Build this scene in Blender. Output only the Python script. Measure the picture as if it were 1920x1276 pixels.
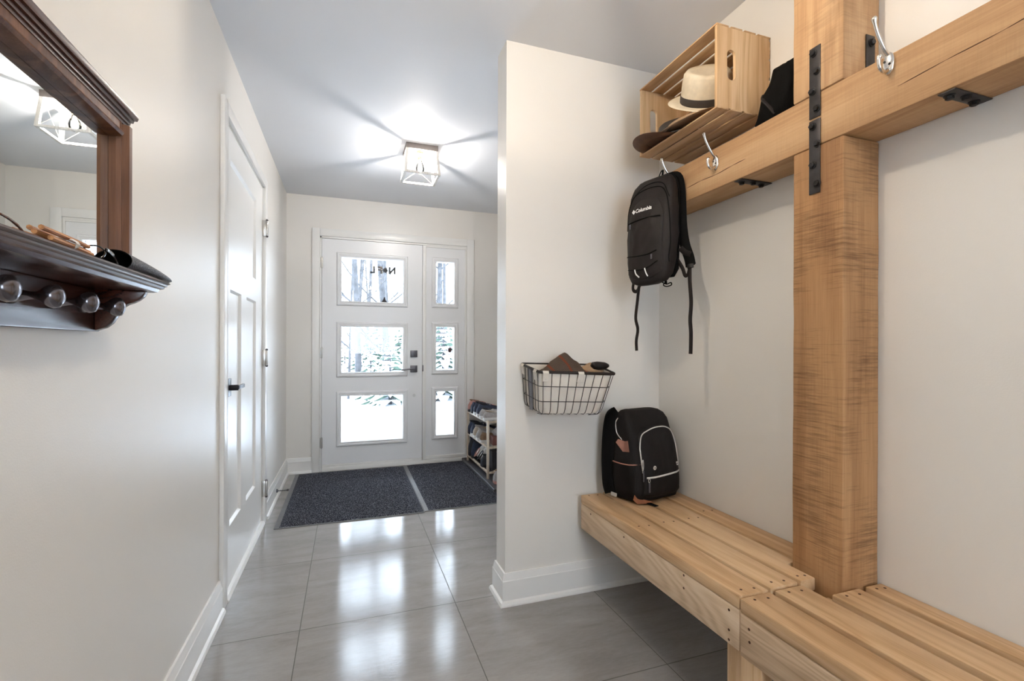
import bpy, bmesh, math, random
from mathutils import Vector, Matrix, noise as mnoise
PI = math.pi
random.seed(7)
scn = bpy.context.scene
COL = scn.collection
for o in list(bpy.data.objects): bpy.data.objects.remove(o)

# ------------------------------------------------------------------ camera
EYE = 1.1266
cam_d = bpy.data.cameras.new('camera'); cam = bpy.data.objects.new('camera', cam_d); COL.objects.link(cam)
cam_d.sensor_fit = 'HORIZONTAL'; cam_d.sensor_width = 36.0; cam_d.lens = 884.12/1920*36
cam_d.shift_y = 11.066/1920; cam_d.clip_start = 0.03; cam_d.clip_end = 300
cam.matrix_world = Matrix.Translation((0, 0, EYE)) @ Matrix.Rotation(-0.335, 4, 'Z') @ Matrix.Rotation(PI/2, 4, 'X') @ Matrix.Rotation(0.003, 4, 'Z')
scn.camera = cam

# ------------------------------------------------------------------ world, exposure
W = bpy.data.worlds.new('world'); scn.world = W; W.use_nodes = True
wn = W.node_tree.nodes; wl = W.node_tree.links; wn.clear()
wo = wn.new('ShaderNodeOutputWorld'); bg = wn.new('ShaderNodeBackground'); wl.new(bg.outputs[0], wo.inputs[0])
bg.inputs[0].default_value = (0.78, 0.88, 1.0, 1); bg.inputs[1].default_value = 6.0
vs = scn.view_settings; vs.view_transform = 'Standard'; vs.look = 'None'; vs.gamma = 1.0; vs.use_curve_mapping = False
vs.exposure = 1.36
BULB_POWER = 560.0          # emission strength of the foyer lamp's bulb
BULB_POWER_BENCH = 690.0    # the same lamp above the bench, shared by the added rear fill lamp

# ------------------------------------------------------------------ room measures (metres)
XL, XR, YE, YB, ZC = -0.511, 1.4475, 4.554, -2.3, 2.465
XP, YP, TP = 0.652, 1.956, 0.125
XBF, ZB0, ZB1 = 1.3018, 1.721, 1.874

# ------------------------------------------------------------------ material helpers
MATS = {}
def new_mat(name):
    m = bpy.data.materials.new(name); m.use_nodes = True; nt = m.node_tree; nt.nodes.clear()
    out = nt.nodes.new('ShaderNodeOutputMaterial'); p = nt.nodes.new('ShaderNodeBsdfPrincipled')
    nt.links.new(p.outputs[0], out.inputs[0]); MATS[name] = m
    return m, nt, p
def nd(nt, t, **kw):
    n = nt.nodes.new(t)
    for k, v in kw.items(): setattr(n, k, v)
    return n
def math_n(nt, op, a, b=None, c=None):
    n = nd(nt, 'ShaderNodeMath', operation=op)
    for i, v in enumerate((a, b, c)):
        if v is None: continue
        if isinstance(v, (int, float)): n.inputs[i].default_value = v
        else: nt.links.new(v, n.inputs[i])
    return n.outputs[0]
def mixc(nt, f, a, b):
    n = nd(nt, 'ShaderNodeMix', data_type='RGBA')
    for s, v in ((n.inputs[0], f), (n.inputs[6], a), (n.inputs[7], b)):
        if isinstance(v, (int, float)): s.default_value = v
        elif isinstance(v, tuple): s.default_value = (*v, 1) if len(v) == 3 else v
        else: nt.links.new(v, s)
    return n.outputs[2]
def ramp(nt, f, *stops):
    n = nd(nt, 'ShaderNodeValToRGB'); el = n.color_ramp.elements
    while len(el) < len(stops): el.new(0.5)
    for e, (p, c) in zip(el, stops): e.position = p; e.color = (*c, 1) if len(c) == 3 else c
    nt.links.new(f, n.inputs[0]); return n.outputs[0]
def noise_n(nt, vec, scale, detail=3, rough=0.5, dist=0.0):
    n = nd(nt, 'ShaderNodeTexNoise'); n.inputs['Scale'].default_value = scale; n.inputs['Detail'].default_value = detail
    n.inputs['Roughness'].default_value = rough; n.inputs['Distortion'].default_value = dist
    if vec is not None: nt.links.new(vec, n.inputs['Vector'])
    return n.outputs[0]
def objco(nt, scale=(1, 1, 1), rnd=True):
    t = nd(nt, 'ShaderNodeTexCoord'); v = t.outputs['Object']
    if rnd:
        oi = nd(nt, 'ShaderNodeObjectInfo'); s = nd(nt, 'ShaderNodeVectorMath', operation='SCALE')
        s.inputs[0].default_value = (17.3, 31.7, 23.1); nt.links.new(oi.outputs['Random'], s.inputs['Scale'])
        a = nd(nt, 'ShaderNodeVectorMath', operation='ADD'); nt.links.new(v, a.inputs[0]); nt.links.new(s.outputs[0], a.inputs[1]); v = a.outputs[0]
    m = nd(nt, 'ShaderNodeMapping'); m.inputs['Scale'].default_value = scale; nt.links.new(v, m.inputs['Vector'])
    return m.outputs[0]
def bump(nt, p, h, strength=0.2, dist=0.01):
    b = nd(nt, 'ShaderNodeBump'); b.inputs['Strength'].default_value = strength; b.inputs['Distance'].default_value = dist
    nt.links.new(h, b.inputs['Height']); nt.links.new(b.outputs[0], p.inputs['Normal'])
def plain(name, c, rough=0.5, metal=0.0, var=0.08, nscale=30, bs=0.0, bscale=200, spec=0.5, coat=0.0, sheen=0.0):
    m, nt, p = new_mat(name); v = objco(nt)
    n = noise_n(nt, v, nscale, 4)
    lo = tuple(x*(1-var) for x in c); hi = tuple(min(1, x*(1+var)) for x in c)
    nt.links.new(ramp(nt, n, (0.3, lo), (0.7, hi)), p.inputs['Base Color'])
    p.inputs['Roughness'].default_value = rough; p.inputs['Metallic'].default_value = metal
    p.inputs['Specular IOR Level'].default_value = spec
    if coat: p.inputs['Coat Weight'].default_value = coat; p.inputs['Coat Roughness'].default_value = 0.15
    if sheen: p.inputs['Sheen Weight'].default_value = sheen
    if bs: bump(nt, p, noise_n(nt, v, bscale, 3), bs, 0.002)
    return m
def wood(name, light, mid, dark, axis='Y', rough=0.55, knots=0.5, grain=1.0, ring=1.0, saw=0.0, bs=0.15, spec=0.35):
    m, nt, p = new_mat(name)
    ix = 'XYZ'.index(axis); sc = [1.0]*3; sc[ix] = 0.09; fine = [1.0]*3; fine[ix] = 0.03
    v = objco(nt, tuple(sc)); vf = objco(nt, tuple(fine)); vr = objco(nt)
    big = noise_n(nt, v, 7*grain, 3, 0.5, 0.6)
    rings = math_n(nt, 'SINE', math_n(nt, 'MULTIPLY', big, 70*ring)); rings = math_n(nt, 'MULTIPLY_ADD', rings, 0.5, 0.5)
    fib = noise_n(nt, vf, 230*grain, 5, 0.65)
    tone = noise_n(nt, v, 3, 2)
    f = math_n(nt, 'ADD', math_n(nt, 'MULTIPLY', rings, 0.34), math_n(nt, 'MULTIPLY', fib, 0.75))
    f = math_n(nt, 'ADD', f, math_n(nt, 'MULTIPLY', math_n(nt, 'SUBTRACT', tone, 0.5), 0.7))
    col = ramp(nt, f, (0.2, light), (0.55, mid), (0.95, dark))
    if knots:
        kv = [1.0]*3; kv[ix] = 0.45
        vo = nd(nt, 'ShaderNodeTexVoronoi'); vo.inputs['Scale'].default_value = 4.2
        nt.links.new(objco(nt, tuple(kv)), vo.inputs['Vector'])
        k = math_n(nt, 'ADD', vo.outputs['Distance'], math_n(nt, 'MULTIPLY', noise_n(nt, vr, 30, 2), 0.05))
        km = ramp(nt, k, (0.04, (1, 1, 1)), (0.10, (0.25, 0.25, 0.25)), (0.16, (0, 0, 0)))
        col = mixc(nt, math_n(nt, 'MULTIPLY', km, knots), col, tuple(x*0.45 for x in dark))
    if saw:
        sv = [0.05, 0.05, 0.05]; sv[ix] = 1.0
        s1 = noise_n(nt, objco(nt, tuple(sv)), 170, 3, 0.7); s2 = noise_n(nt, vr, 5, 3)
        s = ramp(nt, math_n(nt, 'ADD', math_n(nt, 'MULTIPLY', s1, 0.75), math_n(nt, 'MULTIPLY', s2, 0.6)), (0.66, (0, 0, 0)), (0.86, (1, 1, 1)))
        col = mixc(nt, math_n(nt, 'MULTIPLY', s, saw), col, tuple(x*0.55 for x in dark))
    nt.links.new(col, p.inputs['Base Color']); p.inputs['Roughness'].default_value = rough
    p.inputs['Specular IOR Level'].default_value = spec
    bump(nt, p, fib, bs, 0.002)
    return m

# paint and room surfaces
def paint(name, c, rough, bs, scale=320):
    m, nt, p = new_mat(name); v = objco(nt, rnd=False)
    n = noise_n(nt, v, 1.6, 3)
    nt.links.new(ramp(nt, n, (0.3, tuple(x*0.975 for x in c)), (0.7, c)), p.inputs['Base Color'])
    p.inputs['Roughness'].default_value = rough; p.inputs['Specular IOR Level'].default_value = 0.5
    bump(nt, p, noise_n(nt, v, scale, 3, 0.6), bs, 0.002)
    return m
paint('wall_paint', (0.775, 0.75, 0.712), 0.42, 0.14, 260)
paint('ceiling_paint', (0.785, 0.80, 0.835), 0.6, 0.05)
paint('trim_paint', (0.82, 0.815, 0.80), 0.3, 0.0)
paint('door_paint', (0.80, 0.81, 0.83), 0.32, 0.02)

def tile_floor():
    m, nt, p = new_mat('grey_stone_tile'); t = nd(nt, 'ShaderNodeTexCoord')
    s = nd(nt, 'ShaderNodeSeparateXYZ'); nt.links.new(t.outputs['Object'], s.inputs[0])
    def line(c, o, w):
        u = math_n(nt, 'DIVIDE', math_n(nt, 'SUBTRACT', c, o), w)
        cell = math_n(nt, 'FLOOR', u); f = math_n(nt, 'SUBTRACT', u, cell)
        d = math_n(nt, 'MINIMUM', f, math_n(nt, 'SUBTRACT', 1.0, f))
        return math_n(nt, 'LESS_THAN', math_n(nt, 'MULTIPLY', d, w), 0.0016), cell
    gx, cx = line(s.outputs[0], -0.177, 0.626); gy, cy = line(s.outputs[1], 2.04, 0.64)
    g = math_n(nt, 'MAXIMUM', gx, gy)
    cb = nd(nt, 'ShaderNodeCombineXYZ'); nt.links.new(cx, cb.inputs[0]); nt.links.new(cy, cb.inputs[1])
    wnz = nd(nt, 'ShaderNodeTexWhiteNoise', noise_dimensions='3D'); nt.links.new(cb.outputs[0], wnz.inputs['Vector'])
    ofs = nd(nt, 'ShaderNodeVectorMath', operation='MULTIPLY_ADD'); nt.links.new(wnz.outputs['Color'], ofs.inputs[0])
    ofs.inputs[1].default_value = (9, 9, 9); nt.links.new(t.outputs['Object'], ofs.inputs[2])
    mp = nd(nt, 'ShaderNodeMapping'); mp.inputs['Scale'].default_value = (0.35, 1.3, 1); mp.inputs['Rotation'].default_value = (0, 0, 0.25); nt.links.new(ofs.outputs[0], mp.inputs['Vector'])
    n1 = noise_n(nt, mp.outputs[0], 9, 6, 0.62, 0.7); n2 = noise_n(nt, mp.outputs[0], 90, 4, 0.7)
    f = math_n(nt, 'ADD', math_n(nt, 'MULTIPLY', n1, 0.7), math_n(nt, 'MULTIPLY', n2, 0.35))
    f = math_n(nt, 'ADD', f, math_n(nt, 'MULTIPLY', wnz.outputs['Value'], 0.05))
    c = ramp(nt, f, (0.35, (0.26, 0.245, 0.24)), (0.75, (0.365, 0.348, 0.342)))
    n3 = noise_n(nt, mp.outputs[0], 420, 2)
    sp = ramp(nt, n3, (0.70, (0, 0, 0)), (0.76, (1, 1, 1)))
    c = mixc(nt, math_n(nt, 'MULTIPLY', sp, 0.35), c, (0.4, 0.39, 0.38))
    c = mixc(nt, g, c, (0.09, 0.085, 0.08))
    nt.links.new(c, p.inputs['Base Color'])
    r = math_n(nt, 'MULTIPLY_ADD', n2, 0.08, 0.05); r = math_n(nt, 'MAXIMUM', r, math_n(nt, 'MULTIPLY', g, 0.8))
    nt.links.new(r, p.inputs['Roughness']); p.inputs['Specular IOR Level'].default_value = 0.6
    wv = noise_n(nt, mp.outputs[0], 60, 5, 0.65, 1.4)
    h = math_n(nt, 'SUBTRACT', math_n(nt, 'ADD', math_n(nt, 'MULTIPLY', wv, 0.6), math_n(nt, 'MULTIPLY', n2, 0.25)), g)
    bump(nt, p, h, 0.24, 0.0012)
tile_floor()

def mat_fibre():
    m, nt, p = new_mat('charcoal_mat_fibre'); v = objco(nt, rnd=False)
    n = noise_n(nt, v, 190, 3, 0.85)
    c = ramp(nt, n, (0.38, (0.008, 0.010, 0.016)), (0.52, (0.035, 0.038, 0.052)), (0.62, (0.30, 0.31, 0.36)))
    nt.links.new(c, p.inputs['Base Color']); p.inputs['Roughness'].default_value = 0.95; p.inputs['Specular IOR Level'].default_value = 0.1
    bump(nt, p, n, 0.8, 0.006)
mat_fibre()
wood('pine_board', (0.72, 0.51, 0.31), (0.62, 0.405, 0.225), (0.47, 0.28, 0.14), 'Y', 0.45, 0.25, 1.0, 0.9)
wood('pine_fascia', (0.74, 0.575, 0.41), (0.65, 0.475, 0.315), (0.45, 0.30, 0.18), 'Y', 0.6, 0.4, 0.7, 1.7)
wood('pine_leg', (0.68, 0.49, 0.31), (0.60, 0.40, 0.23), (0.42, 0.25, 0.13), 'Z', 0.6, 0.6)
wood('beam_wood', (0.63, 0.405, 0.22), (0.54, 0.325, 0.165), (0.39, 0.215, 0.10), 'Y', 0.65, 0.6, 0.9, 0.6, 0.12, 0.3)
wood('post_wood', (0.47, 0.265, 0.125), (0.375, 0.195, 0.085), (0.22, 0.105, 0.045), 'Z', 0.7, 0.6, 1.0, 0.35, 0.7, 0.35)
wood('post_wood_pale', (0.62, 0.40, 0.22), (0.53, 0.32, 0.165), (0.38, 0.21, 0.10), 'Z', 0.7, 0.8, 0.9, 0.8, 0.3, 0.3)
wood('crate_pine', (0.74, 0.53, 0.32), (0.65, 0.43, 0.235), (0.48, 0.28, 0.135), 'Z', 0.6, 0.7, 1.2, 0.8)
wood('crate_slat_pine', (0.70, 0.49, 0.30), (0.60, 0.39, 0.215), (0.44, 0.25, 0.125), 'Y', 0.6, 0.3, 1.2, 0.6)
wood('mahogany', (0.09, 0.027, 0.016), (0.05, 0.014, 0.009), (0.018, 0.006, 0.005), 'Y', 0.24, 0.0, 1.5, 0.5, 0, 0.12, 0.7)
wood('worn_walnut', (0.19, 0.085, 0.042), (0.12, 0.05, 0.024), (0.05, 0.019, 0.01), 'Z', 0.45, 0.0, 1.5, 0.5, 0, 0.12, 0.3)
wood('twig_wood', (0.55, 0.27, 0.10), (0.4, 0.17, 0.06), (0.15, 0.06, 0.02), 'Y', 0.5, 0.0, 3, 1)
wood('rack_wood', (0.76, 0.68, 0.58), (0.66, 0.56, 0.45), (0.5, 0.4, 0.3), 'Z', 0.5, 0.0, 1.2, 0.6)
wood('whitewashed_wood', (0.80, 0.77, 0.73), (0.72, 0.69, 0.65), (0.55, 0.51, 0.46), 'Z', 0.55, 0.0, 1.4, 0.7)
plain('lamp_grey', (0.20, 0.17, 0.155), 0.5, 0.2)
plain('lamp_white', (0.78, 0.76, 0.74), 0.5)
plain('brass_socket', (0.35, 0.28, 0.18), 0.35, 0.8)
plain('wire_grey', (0.33, 0.30, 0.28), 0.4, 0.6)
plain('black_metal', (0.028, 0.027, 0.028), 0.42, 0.6, 0.2, 60, 0.05)
plain('strap_metal', (0.06, 0.055, 0.055), 0.4, 0.7, 0.2, 40, 0.05)
plain('door_black', (0.02, 0.02, 0.026), 0.35, 0.5)
plain('gunmetal', (0.12, 0.12, 0.14), 0.35, 0.7)
plain('satin_nickel', (0.55, 0.54, 0.52), 0.28, 1.0, 0.05)
plain('bright_nickel', (0.74, 0.72, 0.69), 0.16, 1.0, 0.04)
plain('pewter_knob', (0.18, 0.17, 0.19), 0.22, 0.9, 0.25, 20)
plain('basket_wire', (0.035, 0.03, 0.03), 0.45, 0.5)
plain('canvas', (0.70, 0.66, 0.60), 0.9, 0, 0.05, 15, 0.25, 500, 0.2)
plain('grey_band', (0.20, 0.205, 0.23), 0.9, 0, 0.1, 60, 0.2)
plain('screw_dark', (0.10, 0.045, 0.025), 0.5, 0.5)
plain('black_nylon', (0.0085, 0.007, 0.007), 0.7, 0, 0.2, 25, 0.25, 350, 0.22)
plain('dark_nylon', (0.0145, 0.011, 0.0105), 0.62, 0, 0.2, 12, 0.3, 300, 0.25)
plain('jet_black', (0.0028, 0.0028, 0.003), 0.8, 0, 0.2, 20, 0.2, spec=0.12)
plain('silver_tape', (0.60, 0.58, 0.55), 0.4, 0.1)
plain('tan_leather', (0.46, 0.18, 0.085), 0.5, 0, 0.15, 40, 0.1)
plain('rose_leather', (0.44, 0.20, 0.14), 0.5, 0, 0.1, 40, 0.1)
plain('white_print', (0.86, 0.86, 0.86), 0.6)
plain('straw', (0.70, 0.60, 0.45), 0.8, 0, 0.06, 60, 0.35, 420)
plain('hat_ribbon', (0.035, 0.025, 0.02), 0.6)
plain('tan_wool', (0.36, 0.235, 0.14), 0.9, 0, 0.1, 90, 0.3)
plain('brown_leather', (0.13, 0.062, 0.035), 0.42, 0, 0.3, 30, 0.2)
plain('brown_felt', (0.20, 0.12, 0.07), 0.85, 0, 0.2, 40, 0.3)
plain('dark_lens', (0.006, 0.006, 0.008), 0.06, 0, 0.1, 10, spec=0.9)
plain('silver_frame', (0.7, 0.68, 0.7), 0.2, 1.0)
plain('tortoise', (0.10, 0.035, 0.015), 0.15, 0, 0.6, 60)
plain('tray_rubber', (0.085, 0.085, 0.095), 0.5)
plain('mat_border', (0.17, 0.17, 0.18), 0.6)
plain('navy_suede', (0.028, 0.038, 0.07), 0.85, 0, 0.25, 60)
plain('grey_knit', (0.36, 0.34, 0.34), 0.85, 0, 0.2, 120)
plain('white_sole', (0.72, 0.71, 0.70), 0.6)
plain('beige_suede', (0.42, 0.35, 0.28), 0.85, 0, 0.15, 80)
plain('rose_knit', (0.50, 0.26, 0.23), 0.85, 0, 0.2, 80)
plain('oxblood', (0.17, 0.055, 0.045), 0.4)
plain('black_felt', (0.03, 0.03, 0.036), 0.95, 0, 0.5, 150)
plain('dark_shoe', (0.02, 0.022, 0.032), 0.7, 0, 0.3, 60)
plain('decal_black', (0.02, 0.018, 0.022), 0.6)
plain('decal_red', (0.09, 0.02, 0.03), 0.6)
plain('rubber_tip', (0.05, 0.05, 0.05), 0.7)
plain('bark', (0.042, 0.043, 0.047), 0.9, 0, 0.45, 9, 0.4, 30)
def leather_pebble():
    m, nt, p = new_mat('pebbled_black'); v = objco(nt)
    n = noise_n(nt, v, 700, 2, 0.7)
    nt.links.new(ramp(nt, n, (0.46, (0.012, 0.012, 0.015)), (0.66, (0.25, 0.25, 0.28))), p.inputs['Base Color'])
    p.inputs['Roughness'].default_value = 0.45; bump(nt, p, n, 0.6, 0.002)
leather_pebble()
def herringbone():
    m, nt, p = new_mat('herringbone_tweed'); t = nd(nt, 'ShaderNodeTexCoord')
    s = nd(nt, 'ShaderNodeSeparateXYZ'); nt.links.new(t.outputs['Object'], s.inputs[0])
    zig = math_n(nt, 'PINGPONG', math_n(nt, 'ADD', s.outputs[0], 5.0), 0.011)
    w = math_n(nt, 'SINE', math_n(nt, 'MULTIPLY', math_n(nt, 'ADD', math_n(nt, 'ADD', s.outputs[2], math_n(nt, 'MULTIPLY', s.outputs[1], 0.5)), zig), 900))
    c = ramp(nt, math_n(nt, 'MULTIPLY_ADD', w, 0.5, 0.5), (0.35, (0.05, 0.035, 0.04)), (0.6, (0.27, 0.19, 0.13)))
    band = ramp(nt, math_n(nt, 'FRACT', math_n(nt, 'MULTIPLY', math_n(nt, 'ADD', s.outputs[0], math_n(nt, 'MULTIPLY', s.outputs[2], 0.5)), 13.0)), (0.0, (1, 1, 1)), (0.13, (1, 1, 1)), (0.16, (0, 0, 0)))
    c = mixc(nt, math_n(nt, 'MULTIPLY', band, 0.7), c, (0.36, 0.075, 0.03))
    nt.links.new(c, p.inputs['Base Color']); p.inputs['Roughness'].default_value = 0.95
herringbone()
def mirror():
    m, nt, p = new_mat('mirror_silver'); p.inputs['Metallic'].default_value = 1; p.inputs['Roughness'].default_value = 0.0
    p.inputs['Base Color'].default_value = (0.90, 0.92, 0.90, 1)
mirror()
def clear_glass():
    m, nt, p = new_mat('window_glass'); nt.nodes.remove(p); out = [n for n in nt.nodes if n.type == 'OUTPUT_MATERIAL'][0]
    tr = nd(nt, 'ShaderNodeBsdfTransparent'); tr.inputs[0].default_value = (0.95, 0.97, 0.98, 1)
    gl = nd(nt, 'ShaderNodeBsdfGlossy'); gl.inputs['Roughness'].default_value = 0.01
    fr = nd(nt, 'ShaderNodeFresnel'); fr.inputs[0].default_value = 1.45; mx = nd(nt, 'ShaderNodeMixShader')
    nt.links.new(fr.outputs[0], mx.inputs[0]); nt.links.new(tr.outputs[0], mx.inputs[1]); nt.links.new(gl.outputs[0], mx.inputs[2]); nt.links.new(mx.outputs[0], out.inputs[0])
clear_glass()
def bulb_mat(name, power, col):
    m, nt, p = new_mat(name); p.inputs['Base Color'].default_value = (1, 1, 1, 1)
    p.inputs['Emission Color'].default_value = (*col, 1); p.inputs['Emission Strength'].default_value = power
bulb_mat('bulb_light', BULB_POWER, (1.0, 0.92, 0.84)); bulb_mat('bulb_light_bench', BULB_POWER_BENCH, (1.0, 0.85, 0.67))
def snow():
    m, nt, p = new_mat('snow'); v = objco(nt, rnd=False)
    nt.links.new(ramp(nt, noise_n(nt, v, 0.8, 4), (0.3, (0.80, 0.84, 0.90)), (0.7, (0.9, 0.92, 0.95))), p.inputs['Base Color']); p.inputs['Roughness'].default_value = 0.8
    m, nt, p = new_mat('snowy_needles'); v = objco(nt)
    g = nd(nt, 'ShaderNodeNewGeometry'); s = nd(nt, 'ShaderNodeSeparateXYZ'); nt.links.new(g.outputs['True Normal'], s.inputs[0])
    f = math_n(nt, 'ADD', math_n(nt, 'ABSOLUTE', s.outputs[2]), math_n(nt, 'MULTIPLY', noise_n(nt, v, 14, 3), 0.7))
    nt.links.new(ramp(nt, f, (0.75, (0.05, 0.085, 0.06)), (1.05, (0.85, 0.88, 0.92))), p.inputs['Base Color']); p.inputs['Roughness'].default_value = 0.8
snow()

# ------------------------------------------------------------------ object helpers
def tag(o, label=None, cat=None, group=None, kind=None):
    if label: o['label'] = label
    if cat: o['category'] = cat
    if group: o['group'] = group
    if kind: o['kind'] = kind
    return o
def empty(name, loc, rz=0, rx=0, ry=0, **k):
    e = bpy.data.objects.new(name, None); COL.objects.link(e); e.location = loc; e.rotation_euler = (rx, ry, rz); e.empty_display_size = 0.05
    return tag(e, **k)
def dup(o, parent=None):
    c = o.copy(); COL.objects.link(c)
    if parent: c.parent = parent
    for ch in o.children: dup(ch, c)
    return c
class MB:
    """collects shapes into one mesh"""
    def __init__(s): s.bm = bmesh.new()
    def box(s, x0, x1, y0, y1, z0, z1, bevel=0.0, seg=2, M=None):
        b = bmesh.new(); bmesh.ops.create_cube(b, size=1)
        for v in b.verts: v.co = Vector(((x0+x1)/2+v.co.x*(x1-x0), (y0+y1)/2+v.co.y*(y1-y0), (z0+z1)/2+v.co.z*(z1-z0)))
        if bevel: bmesh.ops.bevel(b, geom=b.edges[:], offset=bevel, segments=seg, affect='EDGES', profile=0.5)
        return s.merge(b, M)
    def merge(s, b, M=None):
        if M: b.transform(M)
        me = bpy.data.meshes.new('t'); b.to_mesh(me); b.free(); s.bm.from_mesh(me); bpy.data.meshes.remove(me); return s
    def poly(s, pts, d0, d1, axis='Y', M=None, bevel=0):
        """closed outline (2-D points) extruded along axis from d0 to d1"""
        b = bmesh.new()
        def P(a, c, d): return {'Y': (a, d, c), 'X': (d, a, c), 'Z': (a, c, d)}[axis]
        A = [b.verts.new(P(x, z, d0)) for x, z in pts]; B = [b.verts.new(P(x, z, d1)) for x, z in pts]
        b.faces.new(A); b.faces.new(B[::-1]); n = len(pts)
        for i in range(n): b.faces.new((A[i], B[i], B[(i+1) % n], A[(i+1) % n]))
        bmesh.ops.recalc_face_normals(b, faces=b.faces[:])
        if bevel: bmesh.ops.bevel(b, geom=b.edges[:], offset=bevel, segments=2, affect='EDGES', profile=0.5)
        return s.merge(b, M)
    def rings(s, rs, cap=True, closed=True, M=None):
        b = bmesh.new(); V = [[b.verts.new(p) for p in r] for r in rs]; n = len(rs[0])
        for a, c in zip(V, V[1:]):
            for i in range(n if closed else n-1):
                j = (i+1) % n; b.faces.new((a[i], a[j], c[j], c[i]))
        if cap and closed: b.faces.new(V[0][::-1]); b.faces.new(V[-1])
        bmesh.ops.recalc_face_normals(b, faces=b.faces[:])
        return s.merge(b, M)
    def tube(s, pts, r, n=8, flat=1.0, M=None, closed=False, up=None):
        pts = [Vector(p) for p in pts]; rs = []
        if closed: pts = pts+[pts[0]]
        N = None
        for i, p in enumerate(pts):
            if closed and i in (0, len(pts)-1): d = pts[1]-pts[-2]
            else: d = pts[min(i+1, len(pts)-1)]-pts[max(i-1, 0)]
            d.normalize()
            if N is None:
                u = Vector(up) if up else (Vector((0, 0, 1)) if abs(d.z) < 0.9 else Vector((0, 1, 0)))
                N = (u-d*u.dot(d)).normalized()
            else: N = (N-d*N.dot(d)).normalized()
            B = d.cross(N); rr = r[i % len(r)] if isinstance(r, (list, tuple)) else r
            rs.append([p+N*math.cos(2*PI*k/n)*rr*flat+B*math.sin(2*PI*k/n)*rr for k in range(n)])
        return s.rings(rs, cap=not closed, M=M)
    def lathe(s, prof, n=24, axis='Z', c=(0, 0, 0), M=None):
        """profile of (radius, height) turned about axis"""
        rs = []
        for r, h in prof:
            r = max(r, 1e-5); ring = []
            for k in range(n):
                a = 2*PI*k/n; x, y = r*math.cos(a), r*math.sin(a)
                p = {'Z': (x, y, h), 'X': (h, x, y), 'Y': (x, h, y)}[axis]
                ring.append(Vector(p)+Vector(c))
            rs.append(ring)
        return s.rings(rs, M=M)
    def ball(s, c, r, n=16, sc=(1, 1, 1)):
        b = bmesh.new(); bmesh.ops.create_uvsphere(b, u_segments=n, v_segments=max(6, n//2), radius=r)
        for v in b.verts: v.co = Vector((v.co.x*sc[0]+c[0], v.co.y*sc[1]+c[1], v.co.z*sc[2]+c[2]))
        return s.merge(b)
    def grid(s, fn, nu, nv, thick=0.0, wrap=False):
        b = bmesh.new(); V = [[b.verts.new(fn(i/(nu-1), j/(nv-1))) for j in range(nv)] for i in range(nu)]
        for i in range(nu-1):
            for j in range(nv-1): b.faces.new((V[i][j], V[i+1][j], V[i+1][j+1], V[i][j+1]))
        if thick: bmesh.ops.solidify(b, geom=b.faces[:], thickness=thick)
        return s.merge(b)
    def crumple(s, amp, scale, seed=0.0):
        for v in s.bm.verts:
            n = mnoise.noise_vector(v.co*scale+Vector((seed, seed*2, seed*3))); v.co += n*amp
        return s
    def build(s, name, mat, parent=None, smooth=True, angle=35, sub=0, wn=False):
        bmesh.ops.recalc_face_normals(s.bm, faces=s.bm.faces[:])
        me = bpy.data.meshes.new(name); s.bm.to_mesh(me); s.bm.free()
        ms = mat if isinstance(mat, (list, tuple)) else [mat]
        for m in ms: me.materials.append(MATS[m])
        if smooth:
            for f in me.polygons: f.use_smooth = True
            try: me.set_sharp_from_angle(angle=math.radians(angle))
            except Exception: pass
        o = bpy.data.objects.new(name, me); COL.objects.link(o)
        if parent: o.parent = parent
        if sub:
            md = o.modifiers.new('sub', 'SUBSURF'); md.levels = sub; md.render_levels = sub
        return o
def superring(cx, cy, z, a, b, n=4.0, k=28, tilt=0.0):
    r = []
    for i in range(k):
        t = 2*PI*i/k; c, s_ = math.cos(t), math.sin(t)
        x = a*math.copysign(abs(c)**(2/n), c); y = b*math.copysign(abs(s_)**(2/n), s_)
        r.append(Vector((cx+x, cy+y, z+tilt*x)))
    return r
def cr(pts, m=6):
    """smooth curve through points"""
    P = [Vector(p) for p in pts]; P = [P[0]*2-P[1]]+P+[P[-1]*2-P[-2]]; out = []
    for i in range(1, len(P)-2):
        for j in range(m):
            t = j/m; a, b, c, d = P[i-1:i+3]
            out.append(0.5*((2*b)+(c-a)*t+(2*a-5*b+4*c-d)*t*t+(3*b-a-3*c+d)*t**3))
    out.append(P[-2]); return out
def text_mesh(s, size, depth=0.0, offset=0.0, mirror=False, space=1.0):
    c = bpy.data.curves.new('t', 'FONT'); c.body = s; c.size = size; c.extrude = depth; c.offset = offset; c.resolution_u = 3; c.space_character = space
    o = bpy.data.objects.new('t', c); COL.objects.link(o); dg = bpy.context.evaluated_depsgraph_get()
    me = bpy.data.meshes.new_from_object(o.evaluated_get(dg)); bpy.data.objects.remove(o); bpy.data.curves.remove(c)
    b = bmesh.new(); b.from_mesh(me); bpy.data.meshes.remove(me)
    if mirror:
        for v in b.verts: v.co.x = -v.co.x
    return b
def struct(o, label, cat): return tag(o, label, cat, kind='structure')

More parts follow.
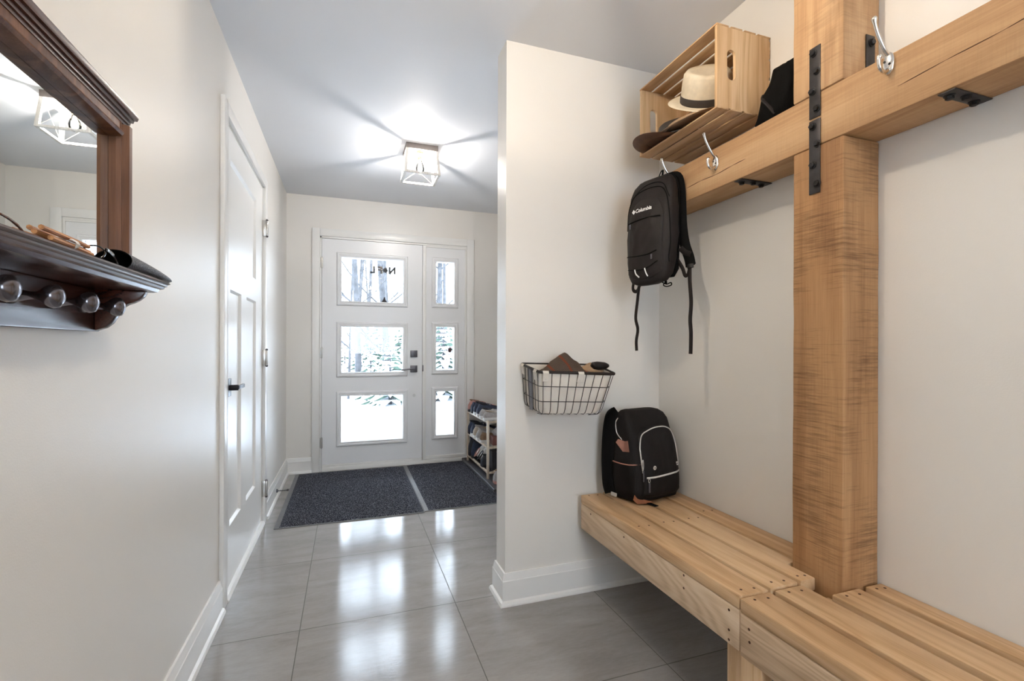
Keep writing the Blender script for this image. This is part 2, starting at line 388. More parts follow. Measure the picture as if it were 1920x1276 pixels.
# ================================================================== THE ROOM
m = MB(); T = 0.15
dy0, dy1, dz1 = 2.355, 3.34, 2.13
m.box(XL-T, XL, YB, dy0, 0, ZC); m.box(XL-T, XL, dy1, YE, 0, ZC); m.box(XL-T, XL, dy0, dy1, dz1, ZC)
struct(m.build('wall_left', 'wall_paint', smooth=False), 'long white textured hallway wall on the left with the closet door', 'wall')
m = MB().box(XR, XR+T, YB, YE, 0, ZC)
struct(m.build('wall_right', 'wall_paint', smooth=False), 'off-white wall behind the bench and the timber post', 'wall')
m = MB().box(XP, XR, YP, YP+TP, 0, ZC)
struct(m.build('wall_partition', 'wall_paint', smooth=False), 'cream stub wall between the bench nook and the entry foyer', 'wall')
ox0, ox1, oz1 = -0.236, 1.106, 2.112
m = MB(); m.box(XL-T, ox0, YE, YE+T, 0, ZC); m.box(ox1, XR+T, YE, YE+T, 0, ZC); m.box(ox0, ox1, YE, YE+T, oz1, ZC)
struct(m.build('wall_far', 'wall_paint', smooth=False), 'white end wall around the front door', 'wall')
m = MB(); bx0, bx1, bz0, bz1 = 0.0, 1.10, 0.90, 2.10  # window opening invented to let skylight in as fill
m.box(XL-T, bx0, YB-T, YB, 0, ZC); m.box(bx1, XR+T, YB-T, YB, 0, ZC); m.box(bx0, bx1, YB-T, YB, bz1, ZC); m.box(bx0, bx1, YB-T, YB, 0, bz0)
struct(m.build('wall_back', 'wall_paint', smooth=False), 'wall behind the viewer with an added fill window', 'wall')
m = MB().box(XL-T, XR+T, YB-T, YE+T, ZC, ZC+0.12)
struct(m.build('ceiling', 'ceiling_paint', smooth=False), 'flat white hallway ceiling', 'ceiling')
m = MB().box(XL-T, XR+T, YB-T, YE+T, -0.12, 0)
struct(m.build('floor', 'grey_stone_tile', smooth=False), 'large grey stone-look floor tiles with a glossy sheen', 'floor')
# frame and pane of the unseen back window, added for fill daylight
wnd = struct(empty('fill_window', (0, 0, 0)), 'unseen white framed window added for fill daylight in the wall behind the viewer', 'window')
m = MB(); f = 0.05
m.box(bx0, bx0+f, YB-0.1, YB-0.04, bz0, bz1); m.box(bx1-f, bx1, YB-0.1, YB-0.04, bz0, bz1); m.box(bx0+f, bx1-f, YB-0.1, YB-0.04, bz0, bz0+f); m.box(bx0+f, bx1-f, YB-0.1, YB-0.04, bz1-f, bz1)
m.build('fill_window_frame', 'trim_paint', wnd, smooth=False)
MB().box(bx0+f, bx1-f, YB-0.074, YB-0.068, bz0+f, bz1-f).build('fill_window_pane', 'window_glass', wnd, smooth=False)

# baseboards: profile (distance from wall, height)
BP = [(0, 0), (0.028, 0), (0.028, 0.006), (0.024, 0.016), (0.0155, 0.022), (0.0155, 0.105), (0.0135, 0.108), (0.0075, 0.137), (0, 0.137)]
def base_run(m, p0, p1, nrm, m0=0.0, m1=0.0):
    """baseboard from p0 to p1; nrm points into the room; m0/m1 stretch the ends outward per unit of depth (mitres)"""
    p0, p1, nrm = Vector(p0), Vector(p1), Vector(nrm); d = (p1-p0).normalized(); A = []; B = []
    for o, z in BP:
        A.append(p0+nrm*o-d*o*m0+Vector((0, 0, z))); B.append(p1+nrm*o+d*o*m1+Vector((0, 0, z)))
    m.rings([A, B])
m = MB(); base_run(m, (XL, YB, 0), (XL, 2.279, 0), (1, 0, 0)); base_run(m, (XL, 3.412, 0), (XL, YE, 0), (1, 0, 0), 0, -1)
struct(m.build('baseboard_left', 'trim_paint', angle=20), 'white baseboard with rounded shoe moulding along the left wall', 'baseboard')
m = MB(); base_run(m, (XL, YE, 0), (-0.303, YE, 0), (0, -1, 0), -1, 0); base_run(m, (1.18, YE, 0), (XR, YE, 0), (0, -1, 0), 0, -1)
struct(m.build('baseboard_far', 'trim_paint', angle=20), 'white baseboard on either side of the front door', 'baseboard')
m = MB(); base_run(m, (XP, YP, 0), (XR-0.03, YP, 0), (0, -1, 0), 1, 0); base_run(m, (XP, YP+TP, 0), (XP, YP, 0), (-1, 0, 0), 1, 1)
base_run(m, (XR-0.03, YP+TP, 0), (XP, YP+TP, 0), (0, 1, 0), 0, 1)
struct(m.build('baseboard_partition', 'trim_paint', angle=20), 'white baseboard wrapping the cream stub wall', 'baseboard')
m = MB(); base_run(m, (XR, YP-0.03, 0), (XR, YB, 0), (-1, 0, 0)); base_run(m, (XR, YE-0.03, 0), (XR, YP+TP+0.03, 0), (-1, 0, 0))
struct(m.build('baseboard_right', 'trim_paint', angle=20), 'white baseboard under the bench along the right wall', 'baseboard')

# ------------------------------------------------------------------ closet door in the left wall
def rect_ring(m, a0, a1, z0, z1, prof, plane, base, sgn):
    """mitred moulding round a rectangle; prof = [(outward offset, height above the base plane)]"""
    b = bmesh.new(); R = []
    for o, h in prof:
        c = [(a0-o, z0-o), (a1+o, z0-o), (a1+o, z1+o), (a0-o, z1+o)]
        R.append([b.verts.new((a, base+sgn*h, z) if plane == 'Y' else (base+sgn*h, a, z)) for a, z in c])
    for p, q in zip(R, R[1:]):
        for i in range(4): b.faces.new((p[i], p[(i+1) % 4], q[(i+1) % 4], q[i]))
    m.merge(b)
cd = struct(empty('door_2', (XL, 2.85, 0)), 'white three-panel closet door in the left wall', 'door'); C0 = Vector((XL, 2.85, 0))
def loc(m, M=C0):
    bmesh.ops.translate(m.bm, verts=m.bm.verts[:], vec=-M); return m
ys0, ys1, zs0, zs1 = 2.361, 3.334, 0.024, 2.122
xs = XL-0.002
def slab_with_panels(m, panels, x_face, x_rec, x_back):
    """stiles and rails left proud around recessed panels"""
    ysE = sorted({ys0, ys1, *[p[0] for p in panels], *[p[1] for p in panels]}); zsE = sorted({zs0, zs1, *[p[2] for p in panels], *[p[3] for p in panels]})
    top = panels[0]; lowL, lowR = panels[1], panels[2]
    m.box(x_back, x_face, ys0, top[0], zs0, zs1); m.box(x_back, x_face, top[1], ys1, zs0, zs1)
    m.box(x_back, x_face, top[0], top[1], top[3], zs1); m.box(x_back, x_face, top[0], top[1], lowL[3], top[2]); m.box(x_back, x_face, top[0], top[1], zs0, lowL[2])
    m.box(x_back, x_face, lowL[1], lowR[0], lowL[2], lowL[3])
    m.box(x_back, x_rec, top[0], top[1], top[2], top[3])
    for p in (lowL, lowR): m.box(x_back, x_rec, p[0], p[1], p[2], p[3])
    for p in panels: rect_ring(m, p[0], p[1], p[2], p[3], [(0.0, 0.0), (-0.010, x_face-x_rec)], 'X', x_face, -1)
m = MB(); slab_with_panels(m, [(2.478, 3.125, 1.516, 1.985), (2.478, 2.722, 0.295, 1.386), (2.852, 3.125, 0.295, 1.386)], xs, xs-0.012, xs-0.034)
loc(m).build('door_slab', 'trim_paint', cd, smooth=False)
m = MB(); J = 0.02
m.box(XL-0.12, XL+0.001, dy0-0.0005, dy0+0.0055, 0, dz1); m.box(XL-0.12, XL+0.001, dy1-0.0055, dy1+0.0005, 0, dz1); m.box(XL-0.12, XL+0.001, dy0, dy1, dz1-0.0065, dz1)
loc(m).build('door_jamb', 'trim_paint', cd, smooth=False)
m = MB(); cx = XL+0.018
m.box(XL, cx, 2.28, 2.353, 0, 2.187, 0.003); m.box(XL, cx, 3.342, 3.411, 0, 2.187, 0.003); m.box(XL, cx, 2.353, 3.342, 2.13, 2.187, 0.003)
loc(m).build('door_casing', 'trim_paint', cd)
m = MB().poly([(XL-0.03, 0), (XL+0.02, 0), (XL+0.02, 0.006), (XL+0.012, 0.018), (XL-0.03, 0.018)], ys0, ys1, 'Y')
loc(m).build('threshold', 'trim_paint', cd, angle=20)
for z in (1.87, 1.05, 0.222):
    m = MB(); m.lathe([(0.0001, -0.056), (0.005, -0.056), (0.0075, -0.052), (0.0075, 0.052), (0.005, 0.056), (0.0001, 0.056)], 14, 'Z', (XL+0.0245, 3.338, z))
    m.box(XL-0.001, XL+0.0185, 3.33, 3.346, z-0.05, z+0.05, 0.001)
    h = loc(m).build('hinge', 'satin_nickel', cd)
    m = MB()
    for dz in (-0.05, 0.05): m.ball((XL+0.0245, 3.338, z+dz), 0.0085, 10)
    loc(m).build('hinge_cap', 'pewter_knob', h)
m = MB(); hx = xs
m.box(hx, hx+0.012, 2.388, 2.452, 0.898, 0.978, 0.002)
hd = loc(m).build('door_handle', 'door_black', cd)
m = MB(); m.lathe([(0.0001, 0), (0.013, 0), (0.013, 0.038), (0.0001, 0.04)], 16, 'X', (hx+0.010, 2.42, 0.937)); m.box(hx+0.040, hx+0.052, 2.408, 2.535, 0.929, 0.947, 0.003)
loc(m).build('lever', 'door_black', hd)

# spring door stop on the baseboard
ds = empty('door_stop', (XL+0.0155, 3.86, 0.055), label='small dark spring door stop sticking out of the left baseboard', cat='door stop')
m = MB().lathe([(0.0001, 0), (0.013, 0), (0.012, 0.008), (0.006, 0.012), (0.0001, 0.012)], 16, 'X'); m.build('base_cup', 'gunmetal', ds)
pts = [(0.010+0.062*t/90, 0.0048*math.cos(t*0.9), 0.0048*math.sin(t*0.9)) for t in range(91)]
MB().tube(pts, 0.0014, 6).build('spring', 'gunmetal', ds)
MB().lathe([(0.0001, 0.07), (0.007, 0.07), (0.0075, 0.078), (0.005, 0.084), (0.0001, 0.084)], 14, 'X').build('rubber_tip', 'rubber_tip', ds)
# ------------------------------------------------------------------ front door
fd = struct(empty('door_1', (0.226, YE, 0)), 'white front door with three square glass panes', 'door'); F0 = Vector((0.226, YE, 0))
sl = struct(empty('window_2', (0.9, YE, 0)), 'narrow three-pane sidelight right of the front door', 'window'); S0 = Vector((0.9, YE, 0))
DX0, DX1, DZ0, DZ1 = -0.2205, 0.6735, 0.058, 2.092
MP = [(-0.004, 0.0), (-0.004, 0.010), (0.004, 0.013), (0.012, 0.011), (0.020, 0.015), (0.031, 0.013), (0.038, 0.004), (0.040, 0.0)]
def panes(m, x0, x1, z0, z1, gx0, gx1, gz, y0, y1):
    m.box(x0, gx0, y0, y1, z0, z1); m.box(gx1, x1, y0, y1, z0, z1)
    zz = [z0]+[v for g in gz for v in g]+[z1]
    for a, b in zip(zz[::2], zz[1::2]): m.box(gx0, gx1, y0, y1, a, b)
GZ = [(0.252, 0.674), (0.880, 1.306), (1.531, 1.936)]
GX0, GX1 = -0.059, 0.497
m = MB(); panes(m, DX0, DX1, DZ0, DZ1, GX0, GX1, GZ, YE+0.002, YE+0.046)
loc(m, F0).build('door_slab', 'door_paint', fd, smooth=False)
for g in GZ:
    m = MB(); rect_ring(m, GX0, GX1, g[0], g[1], MP, 'Y', YE+0.002, -1)
    rect_ring(m, GX0, GX1, g[0], g[1], MP, 'Y', YE+0.046, 1)
    mo = loc(m, F0).build('pane_moulding', 'door_paint', fd, angle=15)
    m = MB().box(GX0, GX1, YE+0.021, YE+0.026, g[0], g[1]); loc(m, F0).build('glass_pane', 'window_glass', mo, smooth=False)
m = MB(); m.box(DX0, ox1, YE-0.012, YE+0.12, 0.0, 0.036, 0.003); m.box(DX0, DX1, YE-0.004, YE+0.05, 0.036, 0.056, 0.002)
loc(m, F0).build('sill', 'trim_paint', fd)
m = MB(); m.box(ox0, DX0-0.003, YE-0.004, YE+0.12, 0, 2.112); m.box(ox0, ox1, YE-0.004, YE+0.12, DZ1+0.003, 2.112)
m.box(DX0-0.0032, DX0+0.012, YE+0.047, YE+0.12, 0.036, 2.112); m.box(DX0+0.012, DX1+0.02, YE+0.047, YE+0.12, DZ1-0.010, DZ1+0.0035)
loc(m, F0).build('door_jamb', 'trim_paint', fd, smooth=False)
m = MB(); cy = YE-0.018
m.box(-0.303, -0.238, cy, YE, 0, 2.178, 0.004); m.box(1.108, 1.180, cy, YE, 0, 2.178, 0.004); m.box(-0.238, 1.108, cy, YE, 2.11, 2.178, 0.004)
loc(m, F0).build('door_casing', 'trim_paint', fd)
for z in (1.873, 1.065, 0.257):
    m = MB().lathe([(0.0001, -0.05), (0.006, -0.05), (0.007, -0.046), (0.007, 0.046), (0.006, 0.05), (0.0001, 0.05)], 12, 'Z', (-0.2225, YE-0.008, z)); m.box(-0.235, -0.212, YE-0.0055, YE-0.001, z-0.045, z+0.045)
    loc(m, F0).build('hinge', 'satin_nickel', fd)
m = MB().box(0.561, 0.627, YE-0.014, YE+0.002, 1.021, 1.086, 0.003); db = loc(m, F0).build('deadbolt_plate', 'gunmetal', fd)
m = MB().box(0.589, 0.599, YE-0.034, YE-0.014, 1.036, 1.071, 0.002); loc(m, F0).build('thumb_turn', 'gunmetal', db)
m = MB().box(0.561, 0.627, YE-0.014, YE+0.002, 0.878, 0.943, 0.003); dh = loc(m, F0).build('door_handle', 'gunmetal', fd)
m = MB().lathe([(0.0001, 0), (0.010, 0), (0.010, -0.04), (0.0001, -0.04)], 14, 'Y', (0.594, YE-0.012, 0.911)); m.tube(cr([(0.598, YE-0.048, 0.911), (0.55, YE-0.05, 0.911), (0.50, YE-0.048, 0.906), (0.472, YE-0.046, 0.904)]), 0.0085, 8, 0.8)
loc(m, F0).build('lever', 'gunmetal', dh)
m = MB().lathe([(0.0001, 0), (0.014, 0), (0.013, -0.006), (0.008, -0.007), (0.0001, -0.005)], 18, 'Y', (0.598, YE+0.002, 0.657)); loc(m, F0).build('keyhole_cap', 'satin_nickel', fd)
# sidelight
SX0, SX1 = 0.710, 1.092; SGX0, SGX1 = 0.804, 0.987
SGZ = [(0.262, 0.690), (0.892, 1.317), (1.538, 1.948)]
m = MB(); panes(m, SX0, SX1, DZ0, DZ1-0.012, SGX0, SGX1, SGZ, YE+0.008, YE+0.046)
loc(m, S0).build('sidelight_panel', 'door_paint', sl, smooth=False)
for g in SGZ:
    m = MB(); rect_ring(m, SGX0, SGX1, g[0], g[1], MP, 'Y', YE+0.008, -1); rect_ring(m, SGX0, SGX1, g[0], g[1], MP, 'Y', YE+0.046, 1)
    mo = loc(m, S0).build('pane_moulding', 'door_paint', sl, angle=15)
    m = MB().box(SGX0, SGX1, YE+0.024, YE+0.029, g[0], g[1]); loc(m, S0).build('glass_pane', 'window_glass', mo, smooth=False)
m = MB(); m.box(DX1+0.003, SX0, YE-0.004, YE+0.12, 0.037, DZ1+0.002, 0.002); m.box(SX1, ox1, YE-0.004, YE+0.12, 0.037, DZ1+0.002, 0.002)
m.box(DX1-0.012, DX1+0.003, YE+0.047, YE+0.12, 0.037, DZ1); m.box(SX0, SX1, YE-0.002, YE+0.06, DZ1-0.012, DZ1+0.002); m.box(SX0, SX1, YE-0.006, YE+0.06, 0.037, 0.07, 0.003)
loc(m, S0).build('sidelight_frame', 'trim_paint', sl)
m = MB().box(0.676, 0.684, YE-0.012, YE+0.004, 0.885, 0.945, 0.003); loc(m, S0).build('strike_plate', 'gunmetal', sl)
# letters and ornaments stuck to the glass (read from outside)
def leaf_pts(r):
    pts = []
    for k in range(22):
        a = PI/2+2*PI*k/22; rr = r*(1.0 if k % 4 == 0 else (0.45 if k % 2 else 0.72)); pts.append((rr*math.cos(a), rr*math.sin(a)))
    return pts
yg = YE+0.0275
for ch, xx in (('L', 0.240), ('F', 0.306), ('N', 0.428)):
    b = text_mesh(ch, 0.088, 0.001, 0.0050, True); m = MB().merge(b, Matrix.Translation((xx, yg, 1.808)) @ Matrix.Rotation(PI/2, 4, 'X'))
    loc(m, F0).build('window_letter', 'decal_black', fd, smooth=False)
m = MB().poly([(0.332+x, 1.838+z) for x, z in leaf_pts(0.042)], yg-0.001, yg+0.001, 'Y'); loc(m, F0).build('maple_leaf_decal', 'decal_black', fd, smooth=False)
m = MB(); m.poly([(0.322+x*s_, 1.552+z) for x, z, s_ in ((-0.022, -0.016, 1), (0.022, -0.016, 1), (0.020, 0.0, 1), (0.010, 0.006, 1), (0.006, 0.026, 1), (0, 0.034, 1), (-0.006, 0.026, 1), (-0.010, 0.006, 1), (-0.020, 0.0, 1))], yg-0.012, yg-0.006, 'Y')
loc(m, F0).build('fleur_ornament', 'decal_black', fd, smooth=False)
m = MB().poly([(0.948+x*0.8, 1.09+z) for x, z in leaf_pts(0.048)], YE+0.030, YE+0.032, 'Y'); loc(m, S0).build('maple_leaf_decal', 'decal_red', sl, smooth=False)

# ================================================================== OUTSIDE
m = MB()
def gfn(u, v):
    x = -45+90*u; y = -45+100*v; z = -0.32+0.12*mnoise.noise(Vector((x*0.25, y*0.25, 0)))
    if y > 9: z += (y-9)*0.018
    if abs(x) < 3 and -4 < y < 6: z = -0.34
    return (x, y, z)
m.grid(gfn, 90, 100); o = m.build('snow_ground', 'snow'); tag(o, 'white snow covering the ground outside the door', 'snow', kind='structure')
def tree(x, y, r, lean, h=9.0, seed=0, dark=False):
    rnd = random.Random(seed); m = MB(); pts = []; rad = []
    for i in range(9):
        t = i/8; pts.append((x+lean*t*h*0.12+0.06*math.sin(t*7+seed), y+0.05*math.sin(seed+t*5), -0.5+h*t)); rad.append(r*(1-0.65*t))
    m.tube(pts, rad, 8)
    for k in range(15):
        t = rnd.uniform(0.12, 0.85); i = int(t*8); b = Vector(pts[i]); s = rnd.choice((-1, 1)); L = rnd.uniform(0.7, 2.2)
        q = [b, b+Vector((s*L*0.4, rnd.uniform(-.3, .3), L*0.35)), b+Vector((s*L*0.8, rnd.uniform(-.5, .5), L*0.9)), b+Vector((s*L, rnd.uniform(-.6, .6), L*1.4))]
        rr = r*rnd.uniform(0.14, 0.3); m.tube(cr(q, 2), [rr*(1-j/9) for j in range(7)], 5)
    return m.build('bare_tree', 'bark')
TL_ = {0: 'forked bare tree left of centre in the top pane of the front door', 1: 'thick bare trunk behind the letters in the top pane of the front door', 8: 'slim bare trunk at the left of the sidelight panes', 9: 'thick bare trunk right of centre in the sidelight panes'}
TREES = [(0.28, 14, .10, -.3), (1.10, 14.5, .12, -.35), (-0.05, 13, .035, .5), (0.25, 16.5, .04, .5), (0.45, 22, .09, .1), (0.62, 19, .08, .3), (0.95, 24, .05, -.2), (1.38, 21, .09, .25),
         (2.62, 13.5, .06, .1), (2.95, 15.5, .11, -.1), (3.9, 22, .10, .2), (-0.75, 20, .07, .1), (2.1, 28, .13, -.1), (-1.9, 19, .12, .2), (5.4, 18, .14, 0)]
for i, (x, y, r, l) in enumerate(TREES):
    tag(tree(x, y, r, l, 11, i), TL_.get(i, 'bare grey tree trunk in the snowy wood seen through the front door glass'), 'tree', 'bare trees outside the door')
def conifer(x, y, h, seed):
    rnd = random.Random(seed); m = MB(); base = -0.35+max(0, (y-9)*0.018)
    b = bmesh.new()
    for L in range(int(h*9)):
        t = L/(h*9); z = base+0.15+h*t; R = (1-t)*h*0.42+0.05
        nb = int(9+10*(1-t))
        for k in range(nb):
            a = rnd.uniform(0, 2*PI); d = Vector((math.cos(a), math.sin(a), 0)); s_ = Vector((-d.y, d.x, 0)); r = R*rnd.uniform(0.7, 1.1)
            w = 0.05+r*0.10
            p0 = Vector((x, y, z)); p1 = p0+d*r*0.55+Vector((0, 0, 0.03)); p2 = p0+d*r+Vector((0, 0, -0.12*r-0.02))
            v = [b.verts.new(q) for q in (p0-s_*w*0.3, p0+s_*w*0.3, p1+s_*w, p2, p1-s_*w)]
            b.faces.new((v[0], v[1], v[2], v[4])); b.faces.new((v[4], v[2], v[3]))
            v = [b.verts.new(q) for q in (p0, p1+Vector((0, 0, -w*0.9)), p2, p1)]; b.faces.new(v)
    m.merge(b); e = empty('snowy_fir', (x, y, base), label='small green fir laden with snow beyond the front door glass', cat='tree', group='snowy firs outside the door')
    bmesh.ops.translate(m.bm, verts=m.bm.verts[:], vec=(-x, -y, -base)); m.build('needles', 'snowy_needles', e, smooth=False)
    MB().tube([(0, 0, -0.1), (0, 0, h*0.95)], [0.05, 0.01], 6).build('trunk', 'bark', e)
for i, (x, y, h) in enumerate([(0.95, 11.5, 1.5), (1.35, 12.4, 2.1), (0.55, 12.5, 1.15), (1.75, 13.5, 2.4), (0.3, 15, 1.3), (2.35, 12.2, 2.2), (2.75, 12.8, 1.7), (3.1, 14.5, 2.4), (-0.1, 17, 1.5), (1.9, 16, 2.6), (0.75, 17, 1.8), (1.2, 19, 2.6)]): conifer(x, y, h, 50+i)

# ================================================================== CEILING LAMPS
def ceiling_lamp(cx, cy, label, bm_name):
    L = empty('ceiling_light', (cx, cy, ZC), group='square cage ceiling lights', label=label, cat='ceiling light')
    a, h = 0.105, 0.036
    m = MB()
    for x0, x1, y0, y1 in ((-a, a, -a, -a+.01), (-a, a, a-.01, a), (-a, -a+.01, -a+.01, a-.01), (a-.01, a, -a+.01, a-.01)): m.box(x0, x1, y0, y1, -h, 0)
    bp_ = m.build('base_frame', 'lamp_grey', L, smooth=False)
    MB().box(-a+.01, a-.01, -a+.01, a-.01, -0.012, 0).build('canopy_plate', 'lamp_white', L, smooth=False)
    zt, zb, r0, r1, w = -h, -0.20, a, 0.1195, 0.017
    for sx in (-1, 1):
        for sy in (-1, 1):
            b = bmesh.new(); bmesh.ops.create_cube(b, size=1)
            for v in b.verts:
                t = v.co.z < 0; R = r1 if t else r0
                v.co = Vector((sx*(R-w/2)+v.co.x*w, sy*(R-w/2)+v.co.y*w, zb if t else zt))
            MB().merge(b).build('corner_post', 'whitewashed_wood', L, smooth=False)
    m = MB(); r = r1; e = 0.0006
    m.box(-r+w, r-w, -r, -r+w, zb, zb+0.012); m.box(-r+w, r-w, r-w, r, zb, zb+0.012); m.box(-r, -r+w, -r+w, r-w, zb, zb+0.012); m.box(r-w, r, -r+w, r-w, zb, zb+0.012)
    m.build('bottom_ring', 'whitewashed_wood', L, smooth=False)
    q0, q1 = a-w/2, r1-w/2
    for k in range(4):
        R = Matrix.Rotation(k*PI/2, 4, 'Z'); m = MB()
        m.tube([R @ Vector((-q0+.006, -q0, zt)), R @ Vector((q1-.006, -q1, zb+.012))], 0.0013, 5); m.tube([R @ Vector((q0-.006, -q0, zt)), R @ Vector((-q1+.006, -q1, zb+.012))], 0.0013, 5)
        m.build('cross_wire', 'wire_grey', L)
    MB().lathe([(0.0001, -0.012), (0.022, -0.012), (0.022, -0.02), (0.017, -0.024), (0.017, -0.072), (0.0001, -0.072)], 20).build('socket', 'brass_socket', L)
    bl = MB().lathe([(0.013, -0.0725), (0.014, -0.085), (0.024, -0.105), (0.029, -0.128), (0.024, -0.15), (0.012, -0.162), (0.0001, -0.165)], 20).build('bulb', 'window_glass', L)
    MB().lathe([(0.0001, -0.098), (0.010, -0.100), (0.0115, -0.125), (0.010, -0.150), (0.0001, -0.152)], 12).build('filament', bm_name, bl)
    return L
ceiling_lamp(0.4625, 3.25, 'square whitewashed open-cage ceiling light glowing in the foyer', 'bulb_light')
ceiling_lamp(0.44, 1.02, 'square whitewashed open-cage ceiling light above the bench, out of frame', 'bulb_light_bench')

ceiling_lamp(0.44, -1.15, 'unseen square open-cage ceiling light added behind the viewer as warm fill', 'bulb_light_bench')  # extra lamp out of view, added to warm and fill from the rear

# ================================================================== HALL MIRROR WITH SHELF
HM = empty('hall_mirror', (XL, 0.7, 1.27), label='dark carved wood wall mirror with shelf and coat pegs', cat='mirror'); H0 = Vector((XL, 0.7, 1.27))
Y0m, Y1m = 0.10, 1.270
MB_ = MB().box(-0.4825, -0.4815, Y0m+0.03, 1.235, 1.275, 1.592); loc(MB_, H0).build('mirror_glass', 'mirror_silver', HM, smooth=False)
m = MB().box(XL, -0.4826, Y0m, Y1m, 1.272, 1.625); loc(m, H0).build('backing_panel', 'mahogany', HM, smooth=False)
def stile_profile(y_in, y_out):
    s = 1 if y_out > y_in else -1; w = abs(y_out-y_in)
    return [(-0.4812, y_in), (-0.468, y_in), (-0.460, y_in+s*.004), (-0.462, y_in+s*.010), (-0.468, y_in+s*.014), (-0.4585, y_in+s*.018), (-0.4525, y_in+s*.023), (-0.4525, y_in+s*(w-.006)), (-0.459, y_out), (-0.4826, y_out), (-0.4826, y_in+s*.008), (-0.4812, y_in+s*.008)]
m = MB().poly([(x, y) for x, y in stile_profile(1.2275, 1.270)], 1.272, 1.606, 'Z'); loc(m, H0).build('stile', 'worn_walnut', HM, angle=25)
m = MB().poly([(x, y) for x, y in stile_profile(0.143, 0.10)], 1.272, 1.606, 'Z'); loc(m, H0).build('stile', 'worn_walnut', HM, angle=25)
m = MB().poly([(-0.4812, 1.5715), (-0.470, 1.5715), (-0.4575, 1.575), (-0.4535, 1.580), (-0.457, 1.586), (-0.462, 1.588), (-0.462, 1.612), (-0.4826, 1.612), (-0.4826, 1.58), (-0.4812, 1.58)], Y0m+0.044, 1.2285, 'Y'); loc(m, H0).build('top_rail', 'worn_walnut', HM, angle=25)
CP = [(-0.4826, 1.606), (-0.4605, 1.606), (-0.4595, 1.611), (-0.4560, 1.6115), (-0.4550, 1.6170), (-0.4505, 1.6175), (-0.4490, 1.6230), (-0.4440, 1.6235), (-0.4415, 1.6300), (-0.4415, 1.6350), (XL, 1.6350), (XL, 1.626), (-0.4826, 1.6258)]
m = MB().poly(CP, Y0m-0.02, 1.2795, 'Y')
for v in m.bm.verts:
    if v.co.y > 1: v.co.y = 1.262+max(0, v.co.x+0.46)*0.3
loc(m, H0).build('cornice', 'mahogany', HM, angle=25)
SP = [(XL, 1.270), (-0.390, 1.270), (-0.382, 1.268), (-0.379, 1.264), (-0.384, 1.261), (-0.384, 1.258), (-0.388, 1.256), (-0.389, 1.252), (-0.395, 1.250), (-0.399, 1.244), (-0.405, 1.242), (XL, 1.242)]
m = MB().poly(SP, 0.05, 1.262, 'Y')
for v in m.bm.verts:
    if v.co.y > 1: v.co.y = 1.262-max(0, -0.379-v.co.x if v.co.x > -0.42 else 0)*0.8
loc(m, H0).build('shelf', 'mahogany', HM, angle=25)
m = MB().box(XL, XL+0.018, 0.06, 1.225, 1.155, 1.2418, 0.003); loc(m, H0).build('peg_board', 'mahogany', HM)
bk = [(XL+0.018, 1.2418), (-0.408, 1.2418), (-0.408, 1.237), (-0.412, 1.230), (-0.420, 1.222), (-0.430, 1.216), (-0.440, 1.212), (-0.449, 1.205), (-0.455, 1.195), (-0.460, 1.184), (-0.467, 1.172), (-0.477, 1.163), (-0.490, 1.158), (XL+0.018, 1.157)]
for y0 in (1.200, 0.08): loc(MB().poly(bk, y0, y0+0.020, 'Y', bevel=0.0012), H0).build('bracket', 'mahogany', HM, angle=25)
for yk in (0.715, 0.825, 0.932, 1.040, 1.146, 0.60, 0.49, 0.38, 0.27, 0.16):
    m = MB().lathe([(0.0001, 0.018), (0.013, 0.018), (0.014, 0.026), (0.009, 0.036), (0.0062, 0.048), (0.0065, 0.056), (0.011, 0.063), (0.0165, 0.069), (0.0190, 0.076), (0.0175, 0.083), (0.009, 0.088), (0.0001, 0.089)], 20, 'X', (XL, yk, 1.203))
    loc(m, H0).build('peg_knob', 'pewter_knob', HM, angle=50)

# things on the mirror shelf (top z = 1.270)
# open pebbled spectacle case
gc = empty('spectacle_case', (-0.436, 1.130, 1.2705), rz=0.0, label='pebbled black soft spectacle case lying open on the mirror shelf', cat='glasses case')
def case_ring(t, k=28, shrink=0.0):
    y = 0.165*t; w = 0.036*(1-t)**0.35*(1-0.2*t)+0.0015-shrink; h = 0.020*(1-t)**0.75+0.002-shrink; r = []
    for i in range(k):
        a = 2*PI*i/k; r.append(Vector((w*math.cos(a), y, h+shrink+h*math.sin(a))))
    return r
ts = [0, .03, .1, .2, .35, .5, .65, .8, .9, .97, 1.0]
MB().rings([case_ring(t) for t in ts]+[], cap=False).rings([case_ring(1.0)]*1+[case_ring(1.0)], cap=False).build('shell', 'pebbled_black', gc)
MB().rings([case_ring(t, shrink=0.0018) for t in ts[:8]], cap=False).rings([case_ring(0), case_ring(0, shrink=0.0018)], cap=False).build('lining', 'jet_black', gc)
gc.rotation_euler = (0, 0, -0.28)
